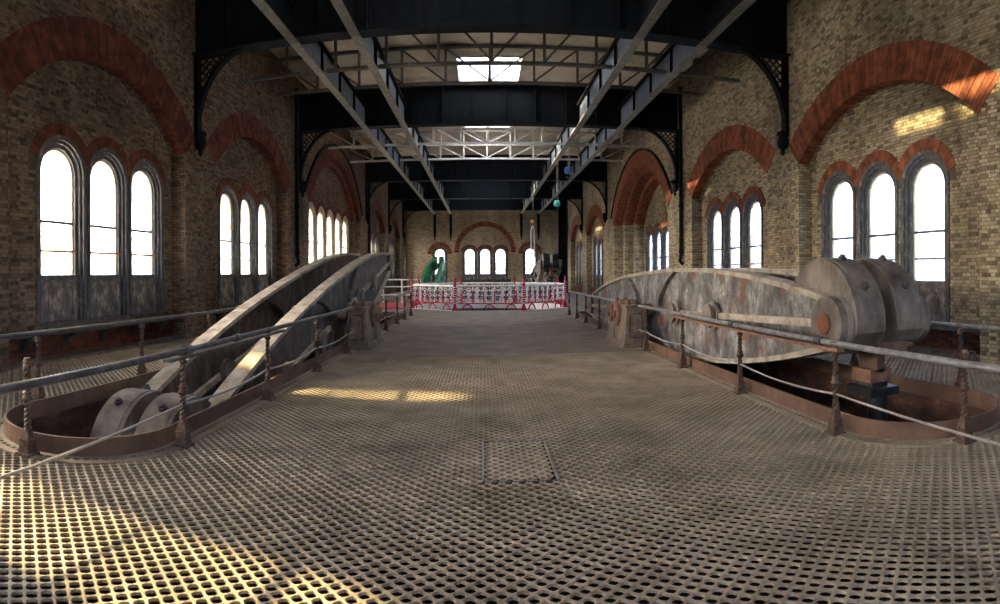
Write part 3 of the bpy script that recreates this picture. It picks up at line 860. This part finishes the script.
# ------------------------------------------------------------------ beam engines
HUB, HRAD = 7.55, 0.36
def half_depth(s): return 0.92 - 0.60 * abs(s) ** 2.6
def beam_outline(n=28, m=10, off=0.0):
    top = []
    for i in range(n + 1):
        s = -1 + 2 * i / n
        top.append((s * HUB, half_depth(s) + off))
    def cap(c, sg):
        r = half_depth(1) + off
        return [(c + sg * r * sin(pi * k / m), r * cos(pi * k / m) * (1 if sg > 0 else -1)) for k in range(1, m)]
    bot = [(p[0], -p[1]) for p in reversed(top)]
    return top + cap(HUB, 1) + bot + cap(-HUB, -1)
def beam_engine(side, yp, tilt, label, paint, flange, weight, boss_mat, ends, zp=0.75):
    root = empty('beam_engine', (side * BX, yp, 0))
    M = Matrix.Translation((0, 0, zp)) @ Matrix.Rotation(radians(tilt), 4, 'X')
    PX = 0.56
    for sg in (-1, 1):
        xc = sg * PX; inn = -sg
        m = MB(); m.prism(beam_outline(28, 10, -0.03), 'x', xc - 0.045, xc + 0.045); plate = m.xform(M).build('beam_plate', paint, root)
        m = MB(); m.strip(beam_outline(28, 10, -0.075), beam_outline(28, 10, 0.0), 'x', xc - 0.13, xc + 0.13, True)
        m.xform(M).build('flange', flange, plate)
        for f in (1, -1):
            xf = xc + f * 0.045
            for a, b in ((-HUB + 0.3, -1.0), (1.0, HUB - 0.3)):
                m = MB(); m.box(xf, xf + f * 0.075, a, b, -0.05, 0.05); m.xform(M).build('centre_rib', flange, plate)
            xg = xc + f * 0.04
            for y in (-2.0, 2.0):
                pts = [(y * (0.45 + 0.55 * (k / 8) ** 2), 0.12 + k / 8 * 0.72) for k in range(9)]
                for up in (1, -1):
                    m = MB(); m.strip([(p[0], up * p[1]) for p in pts], [(p[0] + 0.07, up * p[1]) for p in pts], 'x', xg, xg + f * 0.11)
                    m.xform(M).build('gusset', paint, plate)
            for y in (-2.0, -4.0, 2.0, 4.0):
                prof = [(0.17, xf), (0.17, xf + f * 0.05), (0.25, xf + f * 0.05), (0.25, xf + f * 0.10), (0.18, xf + f * 0.11), (0.18, xf + f * 0.15), (0.21, xf + f * 0.15), (0.21, xf + f * 0.19)]
                m = MB(); m.lathe(prof, 24, (0, y, 0), 'x', False); m.xform(M).build('boss', weight, plate)
            for y in (-HUB, HUB):
                m = MB(); m.lathe([(0.33, xg), (0.33, xg + f * 0.10), (0.30, xg + f * 0.12)], 28, (0, y, 0), 'x', False)
                m.xform(M).build('end_hub', weight, plate)
                xp = xc + f * 0.15
                m = MB(); m.lathe([(0.13, xp), (0.13, xp + f * 0.03), (0.11, xp + f * 0.04)], 20, (0, y, 0), 'x', False)
                m.xform(M).build('pin_cap', boss_mat, plate)
        # half-round counterweights inside each plate at both ends
        for e in ends:
            c = e * (HUB - 0.42); R = 0.80
            poly = [(c + R * cos(a), R * sin(a)) for a in [radians(-8) + radians(196) * k / 26 for k in range(27)]]
            poly += [(c - 0.60, -0.32), (c + 0.60, -0.32)]
            xa, xb = sg * 0.515, sg * 0.09
            m = MB(); m.prism(poly, 'x', xa, xb)
            m.prism([(c + (R + 0.012) * cos(a), (R + 0.012) * sin(a)) for a in [pi * k / 26 for k in range(27)]], 'x', xa - sg * 0.06, xb + sg * 0.06)
            w = m.xform(M).build('counterweight', weight, root)
            for a in (62, 108, 148):
                n = Vector((0, cos(radians(a)), sin(radians(a)))); p = Vector((sg * 0.32, c, 0)) + n * R
                m = MB(); m.tube([p - n * 0.03, p + n * 0.05], 0.055, 12); m.tube([p + n * 0.04, p + n * 0.08], 0.035, 8)
                m.xform(M).build('plug', 'shelf_iron', w)
    # trunnion shaft and end shafts
    m = MB(); m.lathe([(0.16, -1.30), (0.16, 1.30)], 20, (0, 0, zp), 'x'); m.lathe([(0.24, -0.5), (0.24, 0.5)], 20, (0, 0, zp), 'x')
    m.build('trunnion', 'pedestal_paint', root)
    for y in (-HUB, HUB):
        m = MB(); m.lathe([(0.12, -0.62), (0.12, 0.62)], 16, (0, y, 0), 'x'); m.xform(M).build('end_shaft', 'pedestal_paint', root)
    # connecting links and rods hanging from the ends
    for y in (-HUB + 0.05, HUB - 0.05):
        p = M @ Vector((0, y, 0))
        m = MB(); m.box(-0.06, 0.06, p.y - 0.22, p.y + 0.16, p.z - 0.62, p.z + 0.02)
        m.bar((-0.12, p.y - 0.3, p.z - 0.3), (0.3, p.y - 0.3, p.z - 0.3), 0.13)
        m.lathe([(0.045, -0.2), (0.045, 0.42)], 10, (0, p.y - 0.3, p.z - 0.3), 'x')
        link_ = m.build('link', 'kerb_iron', root)
        m = MB(); m.box(-0.16, 0.16, p.y - 0.22, p.y + 0.16, p.z - 0.74, p.z - 0.58); m.build('crosshead', 'rust_bar', link_)
        m = MB(); m.box(-0.22, 0.22, p.y - 0.30, p.y + 0.2, p.z - 0.90, p.z - 0.80); m.box(-0.12, 0.12, p.y - 0.2, p.y + 0.1, p.z - 0.81, p.z - 0.73)
        m.tube([(0, p.y - 0.15, p.z - 0.9), (0, p.y - 0.15, -3.4)], 0.125, 18)
        m.build('rod', 'black_rod', root)
    tag(root, label, 'beam engine', 'beam engines')
    return root
YP = 13.42
beam_engine(-1, YP, 10.6, 'rusty beam with its near end sunk into the pit and sunlit upper flange', 'beam_paint_shaded', 'flange_dust', 'counterweight_iron', 'orange_rust', (-1,), 0.66)
beam_engine(1, YP, -2.1, 'rusty peeling grey beam lying almost level over its pit', 'beam_paint', 'flange_dust', 'counterweight_iron', 'orange_rust', (-1,))
YP2 = WELLS_FAR - YP
beam_engine(-1, YP2, 13.0, 'bright green painted beam beyond the octagonal railing', 'green_paint', 'green_paint', 'green_paint', 'red_paint', (1,))
beam_engine(1, YP2, -11.0, 'rusty beam raised at its near end beyond the octagonal railing', 'beam_paint', 'flange_dust', 'black_rod', 'orange_rust', (-1,))

# bearing pedestals beside the trunnions
def pedestal(x, yp, s, label):
    root = empty('bearing_pedestal', (x, yp, 0))
    m = MB(); m.box(-0.32, 0.32, -0.95, 0.95, 0, 0.06); m.box(-0.29, 0.29, -0.90, 0.90, 0.06, 0.10); m.build('base', 'pedestal_paint', root)
    for e in (-1, 1):
        m = MB(); m.frustum((0, e * 0.56), (0.27, 0.30), (0.19, 0.22), 0.10, 0.86)
        m.frustum((0, e * 0.56), (0.22, 0.25), (0.22, 0.25), 0.86, 0.92)
        st = m.build('standard', 'pedestal_paint', root)
        m = MB()
        # panel frame on the end face
        y = e * (0.56 + 0.27)
        for a, b in (((-0.17, 0.22), (-0.125, 0.74)), ((0.17, 0.22), (0.125, 0.74)), ((-0.17, 0.22), (0.17, 0.22)), ((-0.125, 0.74), (0.125, 0.74))):
            ya = e * (0.56 + 0.30 - 0.08 * (a[1] - 0.1) / 0.76 + 0.008); yb = e * (0.56 + 0.30 - 0.08 * (b[1] - 0.1) / 0.76 + 0.008)
            m.bar((a[0], ya, a[1]), (b[0], yb, b[1]), 0.03, 0.03)
        m.build('panel_mould', 'shelf_iron', st)
        for sx in (-0.1, 0.1):
            m = MB(); m.lathe([(0.055, 0.92), (0.055, 0.99), (0.035, 0.99), (0.035, 1.04)], 6, (sx, e * 0.52, 0), 'z', False)
            m.build('bolt', 'rust_bar', st)
    m = MB(); m.box(-0.22, 0.22, -0.36, 0.36, 0.10, 0.52); m.lathe([(0.30, -0.18), (0.30, 0.18)], 24, (0, 0, 0.72), 'x', False); m.build('bearing', 'pedestal_paint', root)
    for yy, r, xx in ((-0.02, 0.27, 0.27), (0.42, 0.2, 0.31)):
        m = MB(); m.lathe([(r, s * 0.15), (r, s * xx), (r * 0.8, s * (xx + 0.02))], 28, (0, yy, 0.68), 'x', False)
        m.lathe([(r * 0.35, s * xx), (r * 0.35, s * (xx + 0.06))], 14, (0, yy, 0.68), 'x', False)
        m.build('end_disc', 'rust_bar', root)
    tag(root, label, 'pedestal', 'bearing pedestals')
pedestal(-3.03, YP, 1, 'brown panelled bearing pedestal beside the tilted rusty beam, on the walkway edge')
pedestal(3.03, YP, -1, 'brown panelled bearing pedestal beside the level rusty beam, on the walkway edge')
pedestal(-5.65, YP, -1, 'brown bearing pedestal behind the tilted rusty beam, by the wall aisle')
pedestal(5.65, YP, 1, 'brown bearing pedestal behind the level rusty beam, by the wall aisle')

# ------------------------------------------------------------------ railings
RH = 0.915
def post_mesh():
    m = MB()
    m.frustum((0, 0), (0.085, 0.085), (0.08, 0.08), 0.0, 0.025)
    m.frustum((0, 0), (0.062, 0.062), (0.05, 0.05), 0.025, 0.13)
    m.frustum((0, 0), (0.058, 0.058), (0.058, 0.058), 0.13, 0.15)
    m.frustum((0, 0), (0.052, 0.052), (0.03, 0.03), 0.15, 0.24)
    def twist(z0, z1, r0, r1, turns, n=22):
        vs = []; fs = []
        for i in range(n + 1):
            t = i / n; a = turns * 2 * pi * t; r = r0 + (r1 - r0) * t
            for k in range(4):
                vs.append((r * cos(a + k * pi / 2), r * sin(a + k * pi / 2), z0 + (z1 - z0) * t))
        for i in range(n):
            for k in range(4):
                fs.append((i * 4 + k, i * 4 + (k + 1) % 4, i * 4 + 4 + (k + 1) % 4, i * 4 + 4 + k))
        m.add(vs, fs)
    twist(0.23, 0.50, 0.040, 0.030, 1.5)
    m.lathe([(0.03, 0.49), (0.05, 0.505), (0.05, 0.53), (0.032, 0.545), (0.045, 0.57), (0.028, 0.585)], 10)
    twist(0.58, 0.80, 0.032, 0.028, 1.0)
    m.lathe([(0.028, 0.79), (0.042, 0.80), (0.042, 0.82), (0.03, 0.835), (0.03, 0.88)], 10)
    m.frustum((0, 0), (0.022, 0.045), (0.030, 0.045), 0.84, RH + 0.02)
    return m
def plain_post_mesh():
    m = post_mesh(); m.v = [(a, b, min(c, 0.86)) for a, b, c in m.v]
    m.lathe([(0.036, 0.80), (0.036, 0.88), (0.030, 0.89)], 12)
    return m
post_proto = None
def make_railing(label, x, y_segs, posts, rail_mat, extra=None, wire=True, wire_h=0.40):
    global post_proto
    root = empty('railing', (x, posts[0], 0))
    y_off = posts[0]
    for y in posts:
        if post_proto is None:
            o = post_mesh().build('post', 'post_rust', root); post_proto = o.data
        else: o = link('post', post_proto, root)
        o.location = (0, y - y_off, 0)
    for y0, y1 in y_segs:
        m = MB(); m.tube([(0, y0 - y_off, RH), (0, y1 - y_off, RH)], 0.031, 14); m.build('handrail', rail_mat, root)
        if wire:
            ps = sorted([p for p in posts if y0 <= p <= y1]); knots = [y0] + ps + [y1]
            pts = []
            for a, b in zip(knots, knots[1:]):
                if b - a < 0.05: continue
                for k in range(6):
                    t = k / 6; pts.append((0.0, a + (b - a) * t - y_off, wire_h - 0.05 * 4 * t * (1 - t) * min(1, (b - a) / 2.3)))
            pts.append((0.0, y1 - y_off, wire_h))
            m = MB(); m.tube(pts, 0.013, 8); m.build('rope', 'rope_wire', root)
    if extra:
        for y0, y1, dzx, mat in extra:
            m = MB(); m.box(-0.045, 0.045, y0 - y_off, y1 - y_off, RH - 0.075, RH - 0.045); m.build('rail_bar', mat, root)
            for yc in (y0 + 0.4, (y0 + y1) / 2):
                m = MB(); m.lathe([(0.045, yc - y_off - 0.06), (0.045, yc - y_off + 0.06)], 12, (0, 0, RH), 'y'); m.build('coupling', 'tube_dark', root)
    tag(root, label, 'railing', 'walkway railings')
    return root
PY = [5.0, 7.3, 9.65, 11.95]
PFAR = [15.5, 16.9, 19.15, 21.0, 22.9]
make_railing('dark handrail on twisted iron posts between the walkway and the tilted beam', -3.075, [(-1.1, 12.5), (14.4, 22.95)], PY + PFAR, 'tube_dark', [(4.7, 7.9, 0, 'shelf_iron')])
make_railing('grey handrail on twisted iron posts between the walkway and the level beam', 3.075, [(-1.1, 12.5), (14.4, 22.95)], PY + PFAR[1:], 'tube_steel', [(4.9, 10.2, 0, 'rust_bar')])
PB = [5.5, 7.9, 10.3, 12.0, 15.0, 17.4, 19.8, 22.2]
make_railing('dark handrail on the wall side of the tilted beam', -5.42, [(3.5, 12.45), (14.4, 23.0)], PB, 'tube_dark', None, False)
make_railing('grey handrail on the wall side of the level beam', 5.42, [(3.5, 12.45), (14.4, 23.0)], PB, 'tube_steel', None, False)
for s, ex, lab in ((-1, -4.1, 'loose twisted iron post without rail at the rounded end of the tilted beam pit'), (1, 3.84, 'loose twisted iron post with scrolls at the rounded end of the level beam pit')):
    r = empty('end_post', (ex, 3.93, 0))
    plain_post_mesh().build('shaft', 'post_rust', r)
    if s > 0:
        m = MB()
        for sg in (-1, 1):
            pts = []
            for k in range(22):
                a = k / 21 * 2.3 * pi; q = 0.075 * (1 - 0.55 * k / 21)
                pts.append((sg * (0.10 - q * cos(a)), 0, 0.80 + q * sin(a)))
            m.tube(pts, 0.011, 6)
        m.build('scroll', 'post_rust', r)
    tag(r, lab, 'post')

# ------------------------------------------------------------------ octagonal railing in the middle
def octagon_railing():
    root = empty('octagon_railing', (0, OC, 0))
    Rv = OA / cos(pi / 8)
    V = [(Rv * cos(pi / 8 + k * pi / 4), Rv * sin(pi / 8 + k * pi / 4)) for k in range(8)]
    pm = MB()
    pm.frustum((0, 0), (0.13, 0.13), (0.12, 0.12), 0, 0.06); pm.frustum((0, 0), (0.10, 0.10), (0.07, 0.07), 0.06, 0.22)
    pm.lathe([(0.06, 0.22), (0.06, 1.1), (0.085, 1.12), (0.085, 1.18), (0.05, 1.2), (0.065, 1.28), (0.03, 1.34), (0.045, 1.38), (0.012, 1.52)], 10)
    rings = MB()
    for k in range(8): rings.lathe([(0.068, 0.32 + k * 0.10), (0.068, 0.35 + k * 0.10)], 10)
    pd = rd = None
    for x, y in V:
        if pd is None:
            o = pm.build('post', 'red_paint', root); pd = o.data; q = rings.build('ring_stripes', 'white_paint', o); rd = q.data; q['kind'] = 'stuff'
        else:
            o = link('post', pd, root); q = link('ring_stripes', rd, o); q['kind'] = 'stuff'
        o.location = (x, y, 0)
    side = 2 * OA * math.tan(pi / 8)
    # one side, along local x, at origin
    L = side / 2 - 0.08
    tr = MB(); tr.tube([(-L, 0, 1.09), (L, 0, 1.09)], 0.045, 10)
    br = MB(); br.box(-L, L, -0.03, 0.03, 0.30, 0.35)
    for i in range(3):
        c = -L + (i + 0.5) * 2 * L / 3
        pts = [(c + 0.22 * cos(pi * k / 8), 0, 0.02 + 0.26 * sin(pi * k / 8)) for k in range(9)]
        br.tube(pts, 0.03, 6)
    sc_w, sc_n = MB(), MB()
    nx, nz = 8, 3
    for i in range(nx):
        for j in range(nz):
            cx = -L + (i + 0.5) * 2 * L / nx; cz = 0.46 + j * 0.225
            for mbx, r, ox, oz in ((sc_w, 0.095, 0, 0), (sc_n, 0.075, 0.5 * 2 * L / nx, 0.12)):
                if abs(cx + ox) > L - 0.05: continue
                pts = []
                for k in range(15):
                    a = k / 14 * 2.2 * pi + i; q = r * (1 - 0.5 * k / 14)
                    pts.append((cx + ox + q * cos(a), 0, cz + oz + q * sin(a)))
                mbx.tube(pts, 0.020, 5)
                pts = [(cx + ox + 0.11 * cos(a), 0.0, cz + oz + 0.11 * sin(a)) for a in (i + j, i + j + 0.7, i + j + 1.4)]
                mbx.tube([(p[0], 0.01, p[2]) for p in pts], 0.016, 5)
    bl, tip = MB(), MB()
    for i in range(6):
        x = -L + (i + 0.5) * 2 * L / 6
        bl.box(x - 0.022, x + 0.022, -0.022, 0.022, 0.35, 0.86)
        tip.lathe([(0.02, 0.86), (0.05, 0.92), (0.04, 0.97), (0.01, 1.05)], 8, (x, 0, 0))
    data = {}
    for k in range(8):
        a = k * pi / 4
        for nm, mbx, mt in (('top_rail', tr, 'white_paint'), ('bottom_rail', br, 'red_paint'), ('white_scrollwork', sc_w, 'white_paint'), ('navy_scrollwork', sc_n, 'navy_paint'), ('baluster_row', bl, 'red_paint'), ('finial_row', tip, 'white_paint')):
            if nm not in data:
                o = mbx.build(nm, mt, root); data[nm] = o.data
            else: o = link(nm, data[nm], root)
            o.location = (OA * cos(a), OA * sin(a), 0); o.rotation_euler = (0, 0, a + pi / 2)
            if nm in ('white_scrollwork', 'navy_scrollwork', 'baluster_row', 'finial_row'): o['kind'] = 'stuff'
    tag(root, 'ornate red, white and navy railing around the octagonal opening', 'railing')
octagon_railing()
m = MB(); Rv = OA / cos(pi / 8)
pts = [((Rv - 0.12) * cos(pi / 8 + k * pi / 4), OC + (Rv - 0.12) * sin(pi / 8 + k * pi / 4)) for k in range(8)]
po = [((Rv + 0.18) * cos(pi / 8 + k * pi / 4), OC + (Rv + 0.18) * sin(pi / 8 + k * pi / 4)) for k in range(8)]
m.strip(pts, po, 'z', -0.3, 0.012, True)
m.xform(Matrix.Translation((0, -OC, 0))).build('base_kerb', 'white_paint', bpy.data.objects['octagon_railing'])

# ------------------------------------------------------------------ roof girders
ZB = 7.40                       # underside of girders
def girder(Y, label, rivets=True, depth=1.55):
    root = empty('girder', (0, Y, ZB))
    m = MB(); m.box(-WX, WX, -0.02, 0.02, 0.05, depth - 0.05); m.build('web', 'girder_black', root)
    m = MB(); m.box(-WX, WX, -0.24, 0.24, 0, 0.05); m.build('bottom_flange', 'girder_black', root)
    m = MB(); m.box(-WX, WX, -0.24, 0.24, depth - 0.05, depth); m.build('top_flange', 'girder_black', root)
    sd = None
    for i in range(12):
        x = -6.6 + i * 1.2
        if sd is None:
            m = MB(); m.box(-0.06, 0.06, -0.05, 0.05, 0.05, depth - 0.05); m.box(-0.012, 0.012, -0.16, 0.16, 0.05, depth - 0.05)
            o = m.build('stiffener', 'girder_black', root); sd = o.data
        else: o = link('stiffener', sd, root)
        o.location = (x, 0, 0)
    if rivets:
        m = MB()
        def riv(x, y, z, n):
            n = Vector(n); u = n.orthogonal().normalized(); w = n.cross(u); p = Vector((x, y, z)); r = 0.022
            vs = [p + r * (cos(pi / 2 * k) * u + sin(pi / 2 * k) * w) for k in range(4)] + [p + n * 0.018]
            m.add(vs, [(0, 1, 4), (1, 2, 4), (2, 3, 4), (3, 0, 4)])
        for i in range(122):
            x = -7.3 + i * 0.12
            for y in (-0.2, -0.09, 0.09, 0.2): riv(x + (0.06 if abs(y) > 0.1 else 0), y, 0.0, (0, 0, -1))
            riv(x, -0.24, 0.025, (0, -1, 0))
        for i in range(12):
            for s in (-0.1, 0.1):
                for k in range(11): riv(-6.6 + i * 1.2 + s, -0.02, 0.14 + k * 0.125, (0, -1, 0))
        r = m.build('rivet_rows', 'girder_black', root); r['kind'] = 'stuff'
    # quarter-round openwork brackets with pendants
    for s in (-1, 1):
        m = MB()
        n = 16; R = 1.5; H = 2.0
        arc = [(WX - 0.10 - R + R * sin(pi / 2 * k / n), -H + H * cos(pi / 2 * k / n)) for k in range(n + 1)]
        arc2 = [(WX - 0.10 - R - 0.0 + (R + 0.09) * sin(pi / 2 * k / n), -H + (H + 0.0) * cos(pi / 2 * k / n) + 0.09 * cos(pi / 2 * k / n)) for k in range(n + 1)]
        m.strip([(s * a, b) for a, b in arc], [(s * a, b) for a, b in arc2], 'y', -0.10, 0.10)
        m.box(s * (WX - 0.12), s * WX, -0.12, 0.12, -H, 0.0)
        br = m.build('bracket', 'girder_black', root)
        m = MB()
        for i in range(6):
            for j in range(6):
                cx_, cz_ = WX - 0.22 - i * 0.2, -0.12 - j * 0.2
                ex = (cx_ - (WX - 0.10 - R)) / R; ez = (cz_ + H) / H
                if ex > 0 and ex * ex + ez * ez > 1.1:
                    pts = [(s * (cx_ + 0.085 * cos(a)), 0, cz_ + 0.085 * sin(a)) for a in [2 * pi * k / 8 for k in range(9)]]
                    m.tube(pts, 0.022, 5, False)
        if m.v:
            t = m.build('tracery', 'girder_black', br); t['kind'] = 'stuff'
        m = MB(); m.lathe([(0.16, -H), (0.18, -H - 0.08), (0.12, -H - 0.14), (0.17, -H - 0.26), (0.14, -H - 0.40), (0.05, -H - 0.50), (0.07, -H - 0.56), (0.01, -H - 0.64)], 10, (s * (WX - 0.14), 0, 0))
        m.build('pendant', 'girder_black', br)
    tag(root, label, 'girder', 'roof girders')
GY = [5.8, 13.95, 23.0, 36.8, 45.9, 54.2]
GL = ['riveted black roof girder above the rounded pit ends', 'riveted black roof girder spanning between the first two window bays', 'riveted black roof girder just before the octagonal railing',
      'black roof girder just beyond the octagonal railing', 'black roof girder above the green beam', 'black roof girder next to the far end wall']
for y, l in zip(GY, GL): girder(y, l, y < 30)

# longitudinal runway beams
for x, l in ((-4.85, 'long runway beam under the roof, nearest the dark sooty, shaded wall'), (-3.3, 'long runway beam above the walkway edge on the sooty, shaded wall side'), (3.52, 'long runway beam above the walkway edge on the lighter wall side'), (5.18, 'long runway beam under the roof, nearest the lighter brick wall')):
    root = empty('runway_beam', (x, Y_NEAR, ZB))
    y1 = Y_FAR - Y_NEAR - 0.02; y0 = 0.02
    cuts = [y0] + [g - Y_NEAR for g in GY] + [y1]
    for a, b in zip(cuts, cuts[1:]):
        a2 = a + (0.25 if a > 1 else 0); b2 = b - (0.25 if b < y1 else 0)
        m = MB(); m.box(-0.018, 0.018, a2, b2, 0.0, 0.74); m.build('web', 'girder_blue' if a > 14 else 'girder_black', root)
        k = int((b2 - a2) / 2.6)
        for i in range(1, k + 1):
            yy = a2 + (b2 - a2) * i / (k + 1); MB().box(-0.10, 0.10, yy - 0.015, yy + 0.015, 0.0, 0.74).build('stiffener', 'girder_black', root)
        m = MB(); m.box(-0.13, 0.13, a2, b2, 0.72, 0.78); m.build('top_flange', 'girder_black', root)
    yj = GY[1] - Y_NEAR
    for a, b, mt in ((y0, yj, 'truss_dark'), (yj, y1, 'dusty_flange')):
        m = MB(); m.box(-0.115, 0.115, a, b, -0.04, -0.003); m.build('bottom_flange', mt, root)
    m = MB(); m.box(-0.12, 0.12, y1 - 0.4, y1, -1.9, -0.05); m.frustum((0, y1 - 0.2), (0.03, 0.05), (0.12, 0.2), -2.6, -1.9)
    m.build('wall_bracket', 'girder_black', root)
    tag(root, l, 'beam', 'runway beams')

# roof trusses
def truss(Y, z0, z1, tiers, label, n=10, mat='truss_dark'):
    root = empty('roof_truss', (0, Y, z0))
    for t in range(tiers + 1):
        z = (z1 - z0) * t / tiers
        MB().box(-WX, WX, -0.07, 0.07, z - 0.045, z + 0.045).build('chord', mat, root)
    for t in range(tiers):
        za = (z1 - z0) * t / tiers; zb = (z1 - z0) * (t + 1) / tiers
        step = 2 * WX / n
        for i in range(1, n):
            x = -WX + i * step
            MB().box(x - 0.04, x + 0.04, -0.04, 0.04, za + 0.04, zb - 0.04).build('strut', mat, root)
        for i in range(n):
            xa, xb = -WX + i * step, -WX + (i + 1) * step
            p, q = ((xa, 0, zb - 0.05), (xb, 0, za + 0.05)) if i < n / 2 else ((xa, 0, za + 0.05), (xb, 0, zb - 0.05))
            MB().bar(p, q, 0.055, 0.055, (0, 1, 0)).build('brace', mat, root)
    tag(root, label, 'truss', 'roof trusses')
truss(9.2, 8.25, 9.45, 1, 'light steel roof truss above the near end of the level beam')
truss(17.0, 7.67, 9.45, 1, 'light steel roof truss between the first two roof girders, near the first')
truss(20.4, 8.2, 9.45, 1, 'light steel roof truss between the first two roof girders, near the second')
truss(27.6, 7.7, 9.4, 2, 'two-tier lattice truss above the near edge of the octagonal railing', 12, 'truss_paint')
truss(32.4, 7.9, 9.4, 2, 'two-tier lattice truss above the far edge of the octagonal railing', 12, 'truss_paint')
truss(41.0, 8.2, 9.45, 1, 'light steel roof truss beyond the octagonal railing')
truss(50.0, 8.2, 9.45, 1, 'light steel roof truss near the far end wall')

# ------------------------------------------------------------------ wall shelves with brackets, downpipes
for s, nm in ((-1, 'dark sooty, shaded'), (1, 'lighter')):
    for c, w in zip(BAYS[:2], ('nearest', 'second')):
        root = empty('wall_shelf', (s * (RX - 0.03), c, 0.56))
        m = MB(); m.box(0, -s * 0.36, -HS + 0.02, HS - 0.02, 0, 0.045); m.box(-s * 0.33, -s * 0.37, -HS + 0.02, HS - 0.02, -0.03, 0.06); m.build('shelf_top', 'shelf_iron', root)
        for k in range(5):
            y = -2.4 + k * 1.2
            pts = [(0, -0.34), (-s * 0.05, -0.34), (-s * 0.09, -0.22), (-s * 0.2, -0.12), (-s * 0.3, -0.09), (-s * 0.31, 0), (0, 0)]
            m = MB(); m.prism([(p[0], p[1]) for p in pts], 'y', y - 0.06, y + 0.06); m.build('bracket', 'shelf_iron', root)
        tag(root, 'iron shelf on brackets under the %s windows of the %s wall' % (w + ' group of', nm), 'shelf', 'shelves under the windows')
        st = MB(); st.box(s * (RX - 0.03), s * (RX - 0.33), c - HS + 0.02, c + HS - 0.02, 0.0, 0.075)
        tag(st.build('step', 'shelf_iron'), 'low iron step along the foot of the %s wall under the %s windows' % (nm, w), 'step', 'wall steps')
for s, y, l in ((-1, 22.35, 'black downpipe on the sooty, shaded wall beside the second arch'), (1, 22.35, 'black downpipe on the lighter wall beside the second arch'), (-1, 37.4, 'black downpipe on the sooty, shaded wall beyond the wide arch')):
    root = empty('downpipe', (s * (WX - 0.11), y, 0))
    m = MB(); m.tube([(0, 0, 2.3), (0, 0, 9.0)], 0.075, 10); m.build('pipe', 'girder_black', root)
    for z in (2.4, 4.2, 6.0):
        m = MB(); m.lathe([(0.10, z), (0.10, z + 0.15)], 10); m.build('collar', 'girder_black', root)
    m = MB(); m.tube([(0, 0, 2.35), (s * -0.05, 0, 2.1), (s * 0.08, 0, 1.95)], 0.07, 10); m.build('shoe', 'girder_black', root)
    tag(root, l, 'pipe', 'downpipes')

# ------------------------------------------------------------------ far details
root = empty('stanchion', (6.2, 47.5, 0))
m = MB(); m.box(-0.35, 0.35, -0.02, 0.02, 0, 8.9); m.build('web', 'girder_black', root)
for a in (-0.37, 0.33): MB().box(a, a + 0.04, -0.3, 0.3, 0, 8.9).build('flange', 'girder_black', root)
m = MB(); m.box(-0.5, 0.5, -0.45, 0.45, 0, 0.08); m.build('base_plate', 'girder_black', root)
tag(root, 'tall dark steel stanchion behind the far rusty beam', 'column')

root = empty('white_railing', (-5.3, 33.0, 0))
for x in (-1.6, -0.55, 0.5, 1.55):
    m = MB(); m.tube([(x, 0, 0), (x, 0, 1.32)], 0.04, 10); m.lathe([(0.07, 0), (0.07, 0.05)], 10, (x, 0, 0)); m.build('post', 'white_paint', root)
for z in (0.45, 0.9, 1.3):
    m = MB(); m.tube([(-1.6, 0, z), (1.55, 0, z)], 0.035, 10); m.build('rail', 'white_paint', root)
tag(root, 'white tubular railing beside the green beam', 'railing')
m = MB(); m.box(-7.3, -3.9, 27.5, 32.4, 0.0, 0.025); m.box(-7.35, -3.85, 27.45, 27.5, 0.0, 0.03)
tag(m.build('floor_mat', 'red_paint'), 'red floor covering beside the octagonal railing', 'mat')

def hoist(x, y, ztop, zhook, mat, label, slings=False):
    root = empty('chain_hoist', (x, y, zhook))
    H = ztop - zhook
    m = MB(); m.tube([(0, 0, 0.3), (0, 0, H)], 0.012, 6); m.tube([(0.06, 0, 0.3), (0.06, 0, H)], 0.012, 6); m.build('chain', 'rope_wire', root)
    m = MB(); m.lathe([(0.05, 0.02), (0.16, 0.06), (0.17, 0.22), (0.12, 0.32), (0.04, 0.34)], 12); m.build('hook_block', mat, root)
    m = MB(); pts = [(0.09 * sin(a), 0, -0.08 - 0.09 * cos(a) + 0.02) for a in [radians(-60 + 24 * k) for k in range(11)]]
    m.tube([(0, 0, 0.05)] + [(p[0], 0, p[2] - 0.0) for p in reversed(pts)], 0.022, 6); m.build('hook', 'shelf_iron', root)
    if slings:
        for sx in (-0.12, 0.12): MB().tube([(sx * 0.3, 0, -0.1), (sx, 0, -0.5), (sx, 0, -2.5)], 0.05, 8).build('sling', 'white_paint', root)
    tag(root, label, 'hoist', 'chain hoists')
hoist(3.52, 26.0, ZB - 0.05, 6.0, 'hoist_blue', 'blue chain hoist block hanging from a runway beam')
hoist(3.52, 30.0, ZB - 0.05, 5.0, 'hoist_teal', 'teal hook block hanging from a runway beam on a long chain')
hoist(3.52, 44.5, ZB - 0.05, 5.3, 'orange_strip', 'orange hoist with two white slings above the far rusty beam', True)

root = empty('bench', (0, 55.8, 0))
m = MB(); m.box(-2.4, 2.4, -0.25, 0.25, 0.42, 0.5); m.build('seat', 'shelf_iron', root)
m = MB(); m.box(-2.4, 2.4, 0.2, 0.26, 0.5, 1.05); m.build('backrest', 'shelf_iron', root)
for x in (-2.2, 0, 2.2):
    m = MB(); m.box(x - 0.05, x + 0.05, -0.2, 0.2, 0, 0.42); m.build('leg', 'shelf_iron', root)
tag(root, 'dark long bench under the windows of the far end wall', 'bench')
